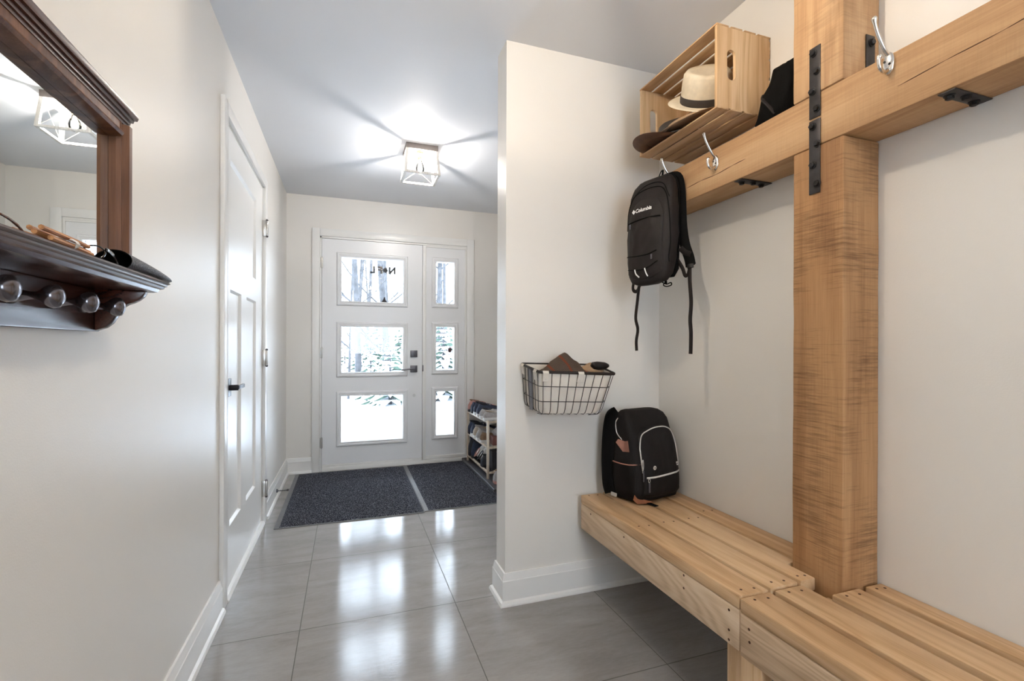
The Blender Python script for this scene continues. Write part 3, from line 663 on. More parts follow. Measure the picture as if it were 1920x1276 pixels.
def glasses(name, locn, rz, mat_f, mat_l, label, tilt=0.0):
    g = empty(name, locn, rz=rz, ry=tilt, label=label, cat='sunglasses', )
    for s in (-1, 1):
        pts = [(s*0.034+0.026*math.cos(a)*(1.05), 0.003*math.cos(a)*s, 0.021+0.019*math.sin(a)) for a in [2*PI*i/24 for i in range(24)]]
        MB().tube(pts, 0.0026, 6, closed=True).build('rim', mat_f, g)
        MB().lathe([(0.0001, -0.001), (0.0255, -0.0008), (0.0255, 0.0008), (0.0001, 0.001)], 24, 'Y').build('lens', mat_l, g)
        o = g.children[-1]; o.location = (s*0.034, 0, 0.021); o.scale = (1, 1, 0.74)
        MB().tube(cr([(s*0.064, 0.0, 0.030), (s*0.066, 0.01, 0.031), (s*0.062, 0.05, 0.028), (s*0.052, 0.10, 0.020), (s*0.047, 0.128, 0.006)]), [0.003]*10+[0.0035]*8+[0.003]*10, 6, 1.6).build('temple', mat_f, g)
    MB().tube(cr([(-0.009, 0, 0.024), (0, -0.002, 0.028), (0.009, 0, 0.024)]), 0.002, 6).build('bridge', mat_f, g)
    return g
g1 = glasses('sunglasses', (-0.424, 0.985, 1.2715), 0.12, 'dark_lens', 'dark_lens', 'shiny black sunglasses lying in front of the spectacle case')
g1.scale = (0.52, 0.85, 0.60)
g2 = glasses('sunglasses', (-0.424, 0.720, 1.2715), 0.05, 'tortoise', 'silver_frame', 'silver-lensed sunglasses at the left end of the mirror shelf')
g2.scale = (0.52, 0.6, 0.34)
# bundle of wooden sticks
tw = empty('twig_bundle', (-0.412, 0.895, 1.271), rz=0.04, label='bundle of brown sticks tied with a pale string on the shelf', cat='twig bundle')
rnd = random.Random(3)
for k in range(7):
    x = -0.018+0.006*k; z = 0.004+0.0062*(k % 3); L0, L1 = -0.065-rnd.uniform(0, .02), 0.06+rnd.uniform(0, .02)
    MB().tube([(x+rnd.uniform(-.004, .004), L0, z), (x, 0, z+0.001), (x+rnd.uniform(-.004, .004), L1, z)], 0.0036, 7).build('stick', 'twig_wood', tw)
MB().tube([(0.024*math.cos(a), 0.0, 0.0085+0.0085*math.sin(a)) for a in [2*PI*i/16 for i in range(16)]], 0.002, 6, 2.2, closed=True, up=(0, 1, 0)).build('string_tie', 'canvas', tw)

# ================================================================== TIMBER FRAME
TF = empty('timber_frame', (XBF, 1.0155, 0), label='rough-sawn timber post and beam fixed to the right wall', cat='timber frame'); T0 = Vector((XBF, 1.0155, 0))
PY0, PY1 = 0.937, 1.094
def rough_box(x0, x1, y0, y1, z0, z1, amp=0.0015, n=40, axis='Z'):
    m = MB(); m.box(x0, x1, y0, y1, z0, z1, 0.0045, 2)
    ln = {'Z': (z0, z1, Vector((0, 0, 1))), 'Y': (y0, y1, Vector((0, 1, 0)))}[axis]
    for k in range(1, n):
        t = ln[0]+(ln[1]-ln[0])*k/n; co = ln[2]*t; bmesh.ops.bisect_plane(m.bm, geom=m.bm.verts[:]+m.bm.edges[:]+m.bm.faces[:], plane_co=co, plane_no=ln[2])
    for v in m.bm.verts:
        n_ = mnoise.noise_vector(v.co*9); v.co.x += n_.x*amp if v.co.x < XR-0.01 else 0
        if axis == 'Z' : v.co.y += n_.y*amp
        else: v.co.z += n_.z*amp
    return m
m = rough_box(XBF, XR-0.0005, YB+0.9, YP-0.001, ZB0, ZB1, 0.0012, 60, 'Y'); loc(m, T0).build('beam', 'beam_wood', TF)
m = rough_box(XBF, XR-0.0005, PY0, PY1, 0.0, ZB0-0.0015); loc(m, T0).build('post', 'post_wood', TF)
m = rough_box(XBF-0.002, XR-0.0005, PY0, PY1, ZB1+0.0015, ZC-0.001); loc(m, T0).build('post', 'post_wood_pale', TF)
for pts in ([(0.80, 1.782), (0.70, 1.790), (0.60, 1.795), (0.50, 1.806), (0.35, 1.812), (0.2, 1.82)], [(1.58, 1.772), (1.50, 1.776), (1.42, 1.773), (1.34, 1.778), (1.28, 1.780)]):
    m = MB().tube(cr([(XBF-0.0003, y, z) for y, z in pts], 5), [0.0003, 0.0009, 0.0012, 0.0012, 0.0009]*6, 6)
    loc(m, T0).build('drying_crack', 'screw_dark', TF)
def bolt_head(m, c, d, r=0.0085):
    c = Vector(c); d = Vector(d).normalized(); q = d.to_track_quat('Z', 'Y').to_matrix().to_4x4(); M = Matrix.Translation(c) @ q
    m.lathe([(0.0001, 0), (r*1.35, 0), (r*1.35, 0.0018), (r, 0.0022), (r, 0.0022)], 16, M=M); m.lathe([(0.0001, 0.002), (r, 0.002), (r, 0.0085), (r*0.8, 0.0095), (0.0001, 0.0095)], 6, M=M)
def strap(y0, y1, z0, z1, bolts):
    x = XBF-0.0042
    s = loc(MB().box(x, XBF-0.0012, y0, y1, z0, z1, 0.0008), T0).build('strap_plate', 'strap_metal', TF)
    for by, bz in bolts:
        m = MB(); bolt_head(m, (x, by, bz), (-1, 0, 0)); loc(m, T0).build('bolt', 'black_metal', s, angle=25)
strap(1.003, 1.038, 1.803, 2.012, [(1.024, 1.994), (1.014, 1.937), (1.027, 1.882), (1.013, 1.827)])
strap(1.003, 1.038, 1.580, 1.797, [(1.026, 1.779), (1.012, 1.724), (1.025, 1.665), (1.011, 1.606)])
s = loc(MB().box(1.386, 1.421, PY0-0.0045, PY0-0.0018, ZB1+0.003, 2.015, 0.0008), T0).build('strap_plate', 'strap_metal', TF)
m = MB(); bolt_head(m, (1.404, PY0-0.0045, 1.993), (0, -1, 0)); loc(m, T0).build('bolt', 'black_metal', s, angle=25)
for yb, sk in ((1.300, 0.004), (0.683, 0.012)):
    s = loc(MB().box(XBF+0.004, XR-0.002, yb, yb+0.035, ZB0-0.0042, ZB0-0.0013, 0.0008), T0).build('angle_bracket', 'strap_metal', TF)
    for bx_, dy in ((1.330, 0.024), (1.370, 0.012), (1.418, 0.022)):
        m = MB(); bolt_head(m, (bx_, yb+dy, ZB0-0.0042), (0, 0, -1)); loc(m, T0).build('bolt', 'black_metal', s, angle=25)

# coat hooks on the beam front
def hook(y, zc, label, first=None):
    if first is None:
        h = empty('coat_hook', (XBF-0.001, y, zc), label=label, cat='coat hook', group='coat hooks on the beam')
        m = MB(); pr = [(-0.001, 0), (-0.006, 0)]
        rs = []
        for o, sc in ((0.0, 1.0), (-0.003, 1.0), (-0.0065, 0.8), (-0.0075, 0.3)):
            rs.append([Vector((o, 0.0145*sc*math.cos(a), 0.030*sc*math.sin(a)*(1.0 if math.sin(a) < 0 else 0.9))) for a in [2*PI*i/24 for i in range(24)]])
        m.rings(rs); m.build('mount_plate', 'bright_nickel', h, angle=60)
        m = MB()
        for dy, dz in ((0.006, 0.004), (-0.006, -0.006)): m.lathe([(0.0001, 0), (0.003, 0), (0.003, -0.0012), (0.0001, -0.0015)], 10, 'X', (-0.0072, dy, dz))
        m.build('screw', 'black_metal', h)
        P = cr([(-0.004, 0, 0.020), (-0.018, 0, 0.032), (-0.036, 0, 0.056), (-0.047, 0, 0.075), (-0.053, 0, 0.090), (-0.055, 0, 0.099)], 5)
        n = len(P); m = MB().tube(P, [0.0048-0.0006*math.sin(PI*i/n)+(0.0028*max(0, (i/n-0.72)/0.28)) for i in range(n)], 10); m.ball(P[-1], 0.0072, 12, (0.85, 1, 1.1)); m.build('upper_arm', 'bright_nickel', h, angle=60)
        P = cr([(-0.004, 0, -0.018), (-0.020, 0, -0.026), (-0.034, 0, -0.018), (-0.038, 0, -0.002), (-0.036, 0, 0.008)], 5)
        n = len(P); m = MB().tube(P, [0.0065-0.002*math.sin(PI*i/n) for i in range(n)], 10); m.ball(P[-1], 0.0068, 12); m.build('lower_arm', 'bright_nickel', h, angle=60)
    else:
        h = dup(first); h.location = (XBF-0.001, y, zc); h['label'] = label
    return h
hk = hook(0.820, 1.851, 'silver double coat hook on the beam right of the post')
hook(1.418, 1.818, 'silver double coat hook on the beam between post and hanging backpack', hk)
hook(1.667, 1.818, 'silver double coat hook that carries the hanging black backpack', hk)

# ================================================================== BENCHES
def screws(pts, parent, b0):
    for x, y, z, ax in pts:
        m = MB()
        if ax == 'Z': m.lathe([(0.0001, 0), (0.0038, 0), (0.0038, 0.0006), (0.0001, 0.0006)], 8, 'Z', (x, y, z))
        else: m.lathe([(0.0001, 0), (0.0038, 0), (0.0038, -0.0006), (0.0001, -0.0006)], 8, 'X', (x, y, z))
        loc(m, b0).build('screw', 'screw_dark', parent)
def bench(y0, y1, slats, zt, zf0, label, legs, sy):
    B = empty('bench', (1.2, (y0+y1)/2, 0), label=label, cat='bench'); b0 = Vector((1.2, (y0+y1)/2, 0))
    z0 = zt-0.036
    m = MB().box(0.998, 1.036, y0, y1, zf0, zt-0.0382, 0.003); fa = loc(m, b0).build('fascia', 'pine_fascia', B)
    screws([(0.998, yy, zz, 'X') for yy, zz in sy], fa, b0)
    for pts in slats:
        m = MB().poly(pts, z0-0.001, zt, 'Z', bevel=0.0035); s = loc(m, b0).build('slat', 'pine_board', B, angle=30)
        xs_ = [p[0] for p in pts]; ys_ = [p[1] for p in pts]; xa, xb = min(xs_), max(xs_)
        ends = [(min(ys_)+0.022, xa, max(p[0] for p in pts if p[1] < min(ys_)+0.03)), (max(ys_)-0.022, xa, max(p[0] for p in pts if p[1] > max(ys_)-0.03)), ((min(ys_)+max(ys_))/2+0.05, xa, xb)]
        for yy, a, b in ends:
            w = b-a; screws([(a+w*0.3, yy+0.003, zt, 'Z'), (a+w*0.7, yy-0.002, zt, 'Z')], s, b0)
    for x0, x1, ya, yb in legs:
        m = MB().box(x0, x1, ya, yb, 0, zf0-0.0005 if x0 < 1.03 else z0-0.042, 0.003); loc(m, b0).build('leg', 'pine_leg', B)
    for yy in (y0+0.02, (y0+y1)/2, y1-0.06):
        m = MB().box(1.0365, 1.296, yy, yy+0.038, z0-0.04, z0-0.0012, 0.002); loc(m, b0).build('cross_rail', 'pine_leg', B)
    return B
zt = 0.456; rect = lambda a, b, c, d: [(a, c), (b, c), (b, d), (a, d)]
yF = YP-0.034
bench(0.998, yF-0.010, [rect(0.998, 1.101, 0.998, yF-0.010), rect(1.113, 1.217, 1.003, yF-0.004), [(1.231, 1.006), (1.288, 1.006), (1.288, 1.102), (1.334, 1.102), (1.334, yF-0.004), (1.231, yF-0.004)], rect(1.348, XR-0.003, 1.102, yF-0.002)],
      zt, 0.306, 'pale pine slatted bench at the stub wall with the grey-trimmed backpack on it', [],
      [(1.034, 0.40), (1.034, 0.345), (1.034, 0.318), (1.22, 0.41), (1.22, 0.37), (1.56, 0.40), (1.82, 0.40)])
bench(-1.0, 0.995, [rect(0.998, 1.101, -1.0, 0.995), rect(1.120, 1.222, -1.0, 0.995), [(1.250, -1.0), (1.356, -1.0), (1.356, 0.929), (1.262, 0.929), (1.262, 0.9285), (1.250, 0.9285)], rect(1.381, XR-0.003, -1.0, 0.929)],
      zt-0.004, 0.300, 'pale pine slatted bench nearest the camera in front of the post', [(1.000, 1.0355, 0.925, 0.994), (1.0372, 1.10, 0.88, 0.925), (1.0372, 1.10, -0.9, -0.85)],
      [(0.965, 0.385), (0.963, 0.352), (0.4, 0.37)])
m = MB().box(1.018, 1.075, 0.996, 1.062, 0, 0.3055, 0.003)
o = m.build('bench_leg_block', 'pine_leg'); tag(o, 'short pine block leg on the floor under the joint of the two benches', 'bench leg')

# ================================================================== WIRE BASKET ON THE STUB WALL
WB = empty('wire_basket', (0.9, YP, 0.94), label='black wire basket with a canvas liner hung on the cream stub wall', cat='basket'); B0 = Vector((0.9, YP, 0.94))
yb_, yf_t, yf_b = YP-0.005, 1.755, 1.785
TL = {'bl': (0.722, yb_, 1.050), 'fl': (0.727, yf_t, 1.024), 'fr': (1.078, yf_t, 1.010), 'br': (1.095, yb_, 1.040)}
BL = {'bl': (0.735, yb_, 0.868), 'fl': (0.742, yf_b, 0.850), 'fr': (1.030, yf_b, 0.838), 'br': (1.050, yb_, 0.858)}
lerp = lambda a, b, t: Vector(a).lerp(Vector(b), t)
def rim_loop(t, shrink=0.0):
    c = [lerp(BL[k], TL[k], t) for k in ('bl', 'fl', 'fr', 'br')]; mid = sum(c, Vector())/4
    return [p+(mid-p).normalized()*shrink*1.4 for p in c]
def rounded(c, r=0.02, k=4):
    out = []
    for i, p in enumerate(c):
        a = (c[i-1]-p).normalized()*r; b = (c[(i+1) % 4]-p).normalized()*r
        for j in range(k+1):
            t = j/k; out.append((p+a)*(1-t)**2+p*2*t*(1-t)+(p+b)*t*t)
    return out
fr = MB()
m = MB().tube(rounded(rim_loop(1.0), 0.012), 0.0042, 8, 1.5, closed=True); loc(m, B0).build('rim', 'basket_wire', WB)
m = MB()
for t in (0.66, 0.30): m.tube(rounded(rim_loop(t), 0.02), 0.0016, 6, closed=True)
def bowed(p0, p1, inward):
    d = Vector(inward)
    return [p1, lerp(p0, p1, 0.5), lerp(p0, p1, 0.12), lerp(p0, p1, 0.03)+d*0.004, Vector(p0)+d*0.016+Vector((0, 0, -0.003)), Vector(p0)+d*0.06+Vector((0, 0, -0.004))]
for k in range(9):
    t = (k+0.45)/8.9; m.tube(bowed(lerp(BL['fl'], BL['fr'], t), lerp(TL['fl'], TL['fr'], t), (0, 1, 0)), 0.0014, 6)
    m.tube([lerp(BL['bl'], BL['br'], t), lerp(TL['bl'], TL['br'], t)], 0.0014, 5)
for k in range(6):
    t = (k+0.3)/5.7; m.tube(bowed(lerp(BL['bl'], BL['fl'], t), lerp(TL['bl'], TL['fl'], t), (1, 0, 0)), 0.0014, 6); m.tube(bowed(lerp(BL['br'], BL['fr'], t), lerp(TL['br'], TL['fr'], t), (-1, 0, 0)), 0.0014, 6)
loc(m, B0).build('wire_grid', 'basket_wire', WB)
m = MB(); rs = [rounded(rim_loop(t, s), 0.03) for t, s in ((0.02, 0.045), (0.0, 0.012), (0.08, 0.004), (0.5, 0.004), (0.985, 0.004), (1.0, 0.006), (0.985, 0.008), (0.1, 0.010), (0.03, 0.045))]
m.rings(rs); ln = loc(m, B0).build('liner', 'canvas', WB, angle=50)
def flap(side, t, w=0.020, bt=True):
    a, b = side; m = MB(); n = Vector((0, -1, 0)) if a == 'fl' else Vector((-1, 0, 0)); wd = (Vector(TL[b])-Vector(TL[a])).normalized()*w/2*1.3
    up = lerp(TL[a], TL[b], t); lo = lerp(lerp(BL[a], BL[b], t), up, 0.80)
    rs = []
    for p, o in ((lerp(lerp(BL[a], BL[b], t), up, 0.95), -0.010), (up+Vector((0, 0, 0.005)), -0.004), (up+Vector((0, 0, 0.006)), 0.004), (up+Vector((0, 0, -0.004)), 0.0085), (lo, 0.0045), (lo+Vector((0, 0, -0.003)), 0.0040)):
        q = p+n*o; rs.append([q-wd, q+wd, q+wd+n*0.0016, q-wd+n*0.0016])
    m.rings(rs); f = loc(m, B0).build('hanging_tab', 'canvas', ln)
    if bt:
        c = lo+n*0.0062+Vector((0, 0, 0.008)); m = MB(); M = Matrix.Translation(c) @ n.to_track_quat('Z', 'Y').to_matrix().to_4x4(); m.lathe([(0.0001, 0), (0.0048, 0), (0.0042, 0.0018), (0.0001, 0.0022)], 14, M=M); loc(m, B0).build('snap_button', 'satin_nickel', ln)
flap(('fl', 'fr'), 0.075); flap(('fl', 'fr'), 0.53); flap(('bl', 'fl'), 0.16, bt=False); flap(('bl', 'fl'), 0.86, bt=False)
m = MB()
rs = [[lerp(BL['bl'], BL['fl'], 0.5)+Vector((-0.0005, -0.016, -0.002)), lerp(BL['bl'], BL['fl'], 0.5)+Vector((-0.0005, 0.022, -0.002))], [lerp(TL['bl'], TL['fl'], 0.5)+Vector((-0.0035+0.004, -0.026, 0.003)), lerp(TL['bl'], TL['fl'], 0.5)+Vector((0.0005, 0.032, 0.003))]]
m.rings([[rs[0][0], rs[0][1], rs[0][1]+Vector((0.0015, 0, 0)), rs[0][0]+Vector((0.0015, 0, 0))], [rs[1][0], rs[1][1], rs[1][1]+Vector((0.0015, 0, 0)), rs[1][0]+Vector((0.0015, 0, 0))]])
loc(m, B0).build('grey_band', 'grey_band', ln, smooth=False)
# scarf and glove heaped in the basket
sc = empty('scarf', (0.90, 1.85, 0.99), label='brown herringbone scarf with orange stripes heaped in the wire basket', cat='scarf')
def heap(cx, cy, rx, ry, z0, h, seed, n=34, ridge=0.0):
    def fn(u, v):
        a = 2*PI*u; r = v; x = cx+rx*r*math.cos(a); y = cy+ry*r*math.sin(a)
        f = (1-r**2.2)**0.8 if r < 1 else 0
        nz = mnoise.noise(Vector((x*28, y*28, seed)))*0.010*f+abs(mnoise.noise(Vector((x*16, y*16, seed+5))))*ridge*f
        return (x, y, z0+h*f+nz)
    return fn
def lumpy(name, mat, parent, cx, cy, rx, ry, z0, h, seed, ridge=0.02, dep=0.03):
    fn = heap(cx, cy, rx, ry, z0, h, seed, ridge=ridge); n = 40; rings_ = []
    for j in range(14):
        v = max(0.001, j/13); rings_.append([Vector(fn(i/n, v)) for i in range(n)])
    base = [Vector((cx+rx*0.8*math.cos(2*PI*i/n), cy+ry*0.8*math.sin(2*PI*i/n), z0-dep)) for i in range(n)]
    m = MB().rings(rings_+[base]); return m.build(name, mat, parent, angle=80)
lumpy('folded_cloth', 'herringbone_tweed', sc, -0.005, 0.005, 0.125, 0.075, 0.025, 0.012, 2.0, 0.02)
m = MB()
def peak(u, v):
    x = -0.125+0.215*u; y = -0.065+0.13*v
    d = abs((x+0.015)/(0.105 if x > -0.015 else 0.125)); p = max(0, 1-d**1.25); q = math.sin(PI*v)**0.5
    return (x, y, 0.016+0.088*p*q*(1-0.10*math.sin(9*v))+0.010*mnoise.noise(Vector((x*30, y*30, 4))))
m.grid(peak, 30, 16, 0.003); m.build('draped_fold', 'herringbone_tweed', sc, angle=80)
sc2 = lumpy('glove', 'tan_wool', None, 1.020, 1.865, 0.055, 0.06, 1.020, 0.026, 6.0, 0.02, 0.02); tag(sc2, 'dark brown and tan knitted glove beside the scarf in the wire basket', 'glove')
m = MB()
bm_ = [superring(0, 0, z, a, b, 2.4, 20) for z, a, b in ((0, .010, .012), (.008, .026, .030), (.030, .030, .036), (.060, .024, .030), (.075, .012, .018), (.078, .002, .003))]
m.rings(bm_, M=Matrix.Translation((1.030, 1.82, 1.043)) @ Matrix.Rotation(PI/2, 4, 'Y') @ Matrix.Rotation(0.2, 4, 'X') @ Matrix.Scale(0.62, 4, (1, 0, 0)) @ Matrix.Translation((0, 0, -0.03))); m.crumple(0.004, 30, 2)
tag(m.build('glove', 'dark_nylon', angle=80), 'black glove at the right end of the wire basket', 'glove')

# ================================================================== BACKPACKS
class Bag:
    """body from superellipse sections; front(x, z) gives the y of the front surface"""
    def __init__(s, secs, n=5.0): s.secs = secs; s.n = n
    def at(s, z):
        S = s.secs
        if z <= S[0][0]: return S[0][1:]
        for a, b in zip(S, S[1:]):
            if a[0] <= z <= b[0]:
                t = (z-a[0])/(b[0]-a[0]); t = t*t*(3-2*t) if False else t; return tuple(a[i]+(b[i]-a[i])*t for i in range(1, len(a)))
        return S[-1][1:]
    def front(s, x, z):
        a, b, cy = s.at(z)[:3]; q = min(1, abs(x)/a); return cy-b*(1-q**s.n)**(1/s.n)
    def mesh(s, k=44, steps=3, amp=0.0, seed=0):
        rs = []; S = s.secs; zs = []
        for a, b in zip(S, S[1:]):
            for j in range(steps): zs.append(a[0]+(b[0]-a[0])*j/steps)
        zs.append(S[-1][0])
        for z in zs:
            a, b, cy = s.at(z)[:3]; rs.append(superring(0, cy, z, a, b, s.n, k))
        m = MB().rings(rs)
        if amp: m.crumple(amp, 14, seed)
        return m
    def path(s, pts, r, off=0.001, sm=5, flat=1.0, n=6):
        P = cr([(x, 0, z) for x, z in pts], sm); return MB().tube([(p.x, s.front(p.x, p.z)-off, p.z) for p in P], r, n, flat, up=(0, 1, 0))
    def patch(s, x0, x1, z0f, z1f, thick, bulge, nu=18, nv=18, amp=0.0, seed=0):
        """a raised pocket over the front: z limits are functions of x in 0..1"""
        b = bmesh.new(); F = []; 
        for i in range(nu):
            u = i/(nu-1); x = x0+(x1-x0)*u; row = []
            for j in range(nv):
                v = j/(nv-1); z = z0f(u)+(z1f(u)-z0f(u))*v
                e = min(1, 5*min(u, 1-u))**0.5*min(1, 5*min(v, 1-v))**0.5
                y = s.front(x, z)-thick*(0.25+0.75*e)-bulge*math.sin(PI*u)*math.sin(PI*v)
                y += amp*mnoise.noise(Vector((x*40, z*25, seed)))*e
                row.append(b.verts.new((x, y, z)))
            F.append(row)
        B = [[b.verts.new((v.co.x, s.front(v.co.x, v.co.z)+0.006, v.co.z)) for v in row] for row in F]
        for i in range(nu-1):
            for j in range(nv-1): b.faces.new((F[i][j], F[i+1][j], F[i+1][j+1], F[i][j+1]))
        for i in range(nu-1):
            for j in (0, nv-1): b.faces.new((F[i][j], F[i+1][j], B[i+1][j], B[i][j]))
        for j in range(nv-1):
            for i in (0, nu-1): b.faces.new((F[i][j], F[i][j+1], B[i][j+1], B[i][j]))
        for i in range(nu-1):
            for j in range(nv-1): b.faces.new((B[i][j], B[i][j+1], B[i+1][j+1], B[i+1][j]))
        return MB().merge(b)
# hanging backpack: local x = right as seen from its front, -y = front
a = math.radians(15)
hb = empty('backpack', (1.206, 1.668, 1.384), label='slim black backpack hanging by its loop from a coat hook', cat='backpack')
hb.rotation_euler = (0, 0, -PI/2+a)
HB = Bag([(0.0, 0.045, 0.020, -0.030), (0.012, 0.080, 0.032, -0.026), (0.040, 0.098, 0.040, -0.022), (0.10, 0.108, 0.046, -0.016), (0.20, 0.113, 0.048, -0.010), (0.31, 0.113, 0.044, -0.006), (0.38, 0.108, 0.036, 0.0), (0.42, 0.096, 0.027, 0.006), (0.443, 0.078, 0.016, 0.012), (0.452, 0.055, 0.007, 0.016)], 3.6)
HB.mesh(44, 3, 0.0035, 3).build('body', 'dark_nylon', hb, angle=70)
# back panel
bpn = Bag([(0.03, 0.075, 0.010, 0.034), (0.06, 0.095, 0.014, 0.034), (0.38, 0.103, 0.014, 0.036), (0.43, 0.092, 0.012, 0.034), (0.457, 0.075, 0.008, 0.030)], 5)
bpn.mesh(30, 2).build('back_panel', 'jet_black', hb, angle=60)
p_ = HB.patch(-0.088, 0.088, lambda u: 0.018+0.03*(2*u-1)**2, lambda u: 0.345-0.07*(2*u-1)**4+0.012*math.sin(PI*u), 0.007, 0.012, 24, 24, 0.004, 2); p_.build('front_pocket', 'dark_nylon', hb, angle=60)
PF = lambda x, z: HB.front(x, z)-0.007-0.012*math.sin(PI*(x+0.088)/0.176)*math.sin(PI*min(1, max(0, (z-0.02)/0.325)))
def on_pf(pts, r, off=0.0012, sm=5, flat=1.0, up=(0, 1, 0)):
    P = cr([(x, 0, z) for x, z in pts], sm); return MB().tube([(p.x, PF(p.x, p.z)-off, p.z) for p in P], r, 6, flat, up=up)
on_pf([(-0.088, 0.262), (-0.03, 0.266), (0.03, 0.268), (0.080, 0.266)], 0.0022).build('zipper', 'jet_black', hb)
on_pf([(-0.086, 0.122), (-0.03, 0.116), (0.03, 0.116), (0.070, 0.128)], 0.0022).build('zipper', 'jet_black', hb)
on_pf([(-0.080, 0.066), (-0.02, 0.058), (0.03, 0.064), (0.075, 0.086)], 0.0016).build('seam', 'jet_black', hb)
HB.path([(-0.108, 0.24), (-0.104, 0.32), (-0.078, 0.376), (-0.02, 0.398), (0.05, 0.394), (0.085, 0.365), (0.104, 0.30), (0.110, 0.18), (0.104, 0.08)], 0.0022).build('main_zipper', 'jet_black', hb)
HB.path([(-0.07, 0.385), (-0.03, 0.414), (0.03, 0.418), (0.075, 0.396), (0.103, 0.34)], 0.0018).build('seam', 'jet_black', hb)
for x0, x1 in ((-0.028, -0.014), (0.024, 0.030)):
    m = on_pf([(x0-0.006, 0.062), (x0-0.001, 0.044), (x1, 0.028)], 0.0030, 0.004, 4, 0.35); m.build('reflective_stripe', 'white_print', hb)
for x, z in ((0.052, 0.118), (-0.070, 0.262)):
    y = PF(x, z)-0.004; MB().box(x-0.004, x+0.004, y-0.002, y+0.002, z-0.024, z-0.004, 0.0015).build('zipper_pull', 'gunmetal', hb)
# lettering
b = text_mesh('Columbia', 0.0235, 0.0, 0.00045, False, 0.96); xs_ = [v.co.x for v in b.verts]; w_ = max(xs_)
for v in b.verts:
    x = -0.043+v.co.x*(0.084/w_); z = 0.300+v.co.y; v.co = Vector((x, PF(x, z)-0.0022, z))
MB().merge(b).build('brand_lettering', 'white_print', hb, smooth=False)
m = MB(); cxl, czl, d_ = -0.054, 0.307, 0.0048
for dx, dz in ((0, 1), (0, -1), (1, 0), (-1, 0)):
    c = (cxl+dx*d_*0.98, czl+dz*d_*1.05); m.poly([(c[0]+px*d_*0.86, c[1]+pz*d_*0.95) for px, pz in ((0, 1), (1, 0), (0, -1), (-1, 0))], PF(cxl, czl)-0.0026, PF(cxl, czl)-0.0012, 'Y')
m.build('diamond_emblem', 'white_print', hb, smooth=False)
# hanging loop up to the hook arm
MB().tube(cr([(-0.016, 0.034, 0.435), (-0.010, 0.046, 0.465), (-0.004, 0.052, 0.487), (0.001, 0.054, 0.4905), (0.005, 0.052, 0.487), (0.008, 0.046, 0.465), (0.010, 0.036, 0.435)], 5), 0.0048, 8, 0.35, up=(0, 0, 1)).build('hang_loop', 'jet_black', hb)
# shoulder straps (padded) and webbing tails
def strap_part(name, pts, r, flat, mat, n=8, up=(0, 1, 0), sm=5): return MB().tube(cr(pts, sm), r, n, flat, up=up).build(name, mat, hb, angle=60)
st = strap_part('shoulder_strap', [(0.055, 0.040, 0.445), (0.085, 0.048, 0.430), (0.096, 0.052, 0.34), (0.098, 0.056, 0.24), (0.112, 0.054, 0.16), (0.138, 0.046, 0.100), (0.150, 0.04, 0.065)], 0.021, 0.32, 'jet_black')
strap_part('shoulder_strap', [(-0.060, 0.045, 0.440), (-0.088, 0.052, 0.41), (-0.094, 0.056, 0.32), (-0.098, 0.058, 0.20), (-0.105, 0.054, 0.12), (-0.112, 0.046, 0.06)], 0.021, 0.32, 'jet_black')
strap_part('buckle', [(0.150, 0.038, 0.070), (0.151, 0.036, 0.056)], 0.015, 0.55, 'black_metal', sm=1)
strap_part('strap_tail', [(0.148, 0.036, 0.060), (0.149, 0.036, 0.0), (0.155, 0.036, -0.08), (0.151, 0.036, -0.15), (0.156, 0.034, -0.20), (0.154, 0.036, -0.262), (0.153, 0.036, -0.285)], 0.0088, 0.2, 'dark_nylon')
strap_part('strap_loop', [(0.090, 0.034, 0.10), (0.112, 0.040, 0.060), (0.124, 0.040, 0.030), (0.138, 0.038, 0.032), (0.146, 0.036, 0.055)], 0.008, 0.25, 'dark_nylon')
strap_part('strap_loop', [(-0.090, 0.034, 0.09), (-0.136, 0.040, 0.040), (-0.146, 0.040, 0.002), (-0.126, 0.038, -0.012), (-0.104, 0.036, 0.01), (-0.088, 0.034, 0.04)], 0.008, 0.25, 'dark_nylon')
strap_part('strap_tail', [(-0.108, 0.036, 0.010), (-0.116, 0.036, -0.05), (-0.126, 0.036, -0.13), (-0.114, 0.036, -0.18), (-0.122, 0.036, -0.23), (-0.120, 0.036, -0.275)], 0.0085, 0.2, 'dark_nylon')
strap_part('side_webbing', [(0.112, 0.025, 0.14), (0.128, 0.036, 0.12), (0.150, 0.04, 0.11)], 0.012, 0.2, 'dark_nylon')
strap_part('drawcord', [(0.066, -0.01, 0.03), (0.070, -0.01, 0.008), (0.060, -0.012, -0.006), (0.078, -0.014, -0.014), (0.098, -0.012, -0.010), (0.094, -0.010, 0.000), (0.074, -0.010, -0.004), (0.052, -0.010, 0.006)], 0.0024, 1.0, 'jet_black')
MB().ball((0.070, -0.010, 0.004), 0.006, 10, (1, 1, 1.4)).build('cord_lock', 'jet_black', hb)
strap_part('zipper_cord', [(-0.112, 0.0, 0.245), (-0.124, -0.004, 0.235), (-0.130, -0.004, 0.215)], 0.0026, 1, 'gunmetal'); strap_part('zipper_cord', [(-0.112, 0.0, 0.24), (-0.118, -0.006, 0.215), (-0.126, -0.006, 0.188)], 0.0026, 1, 'gunmetal')

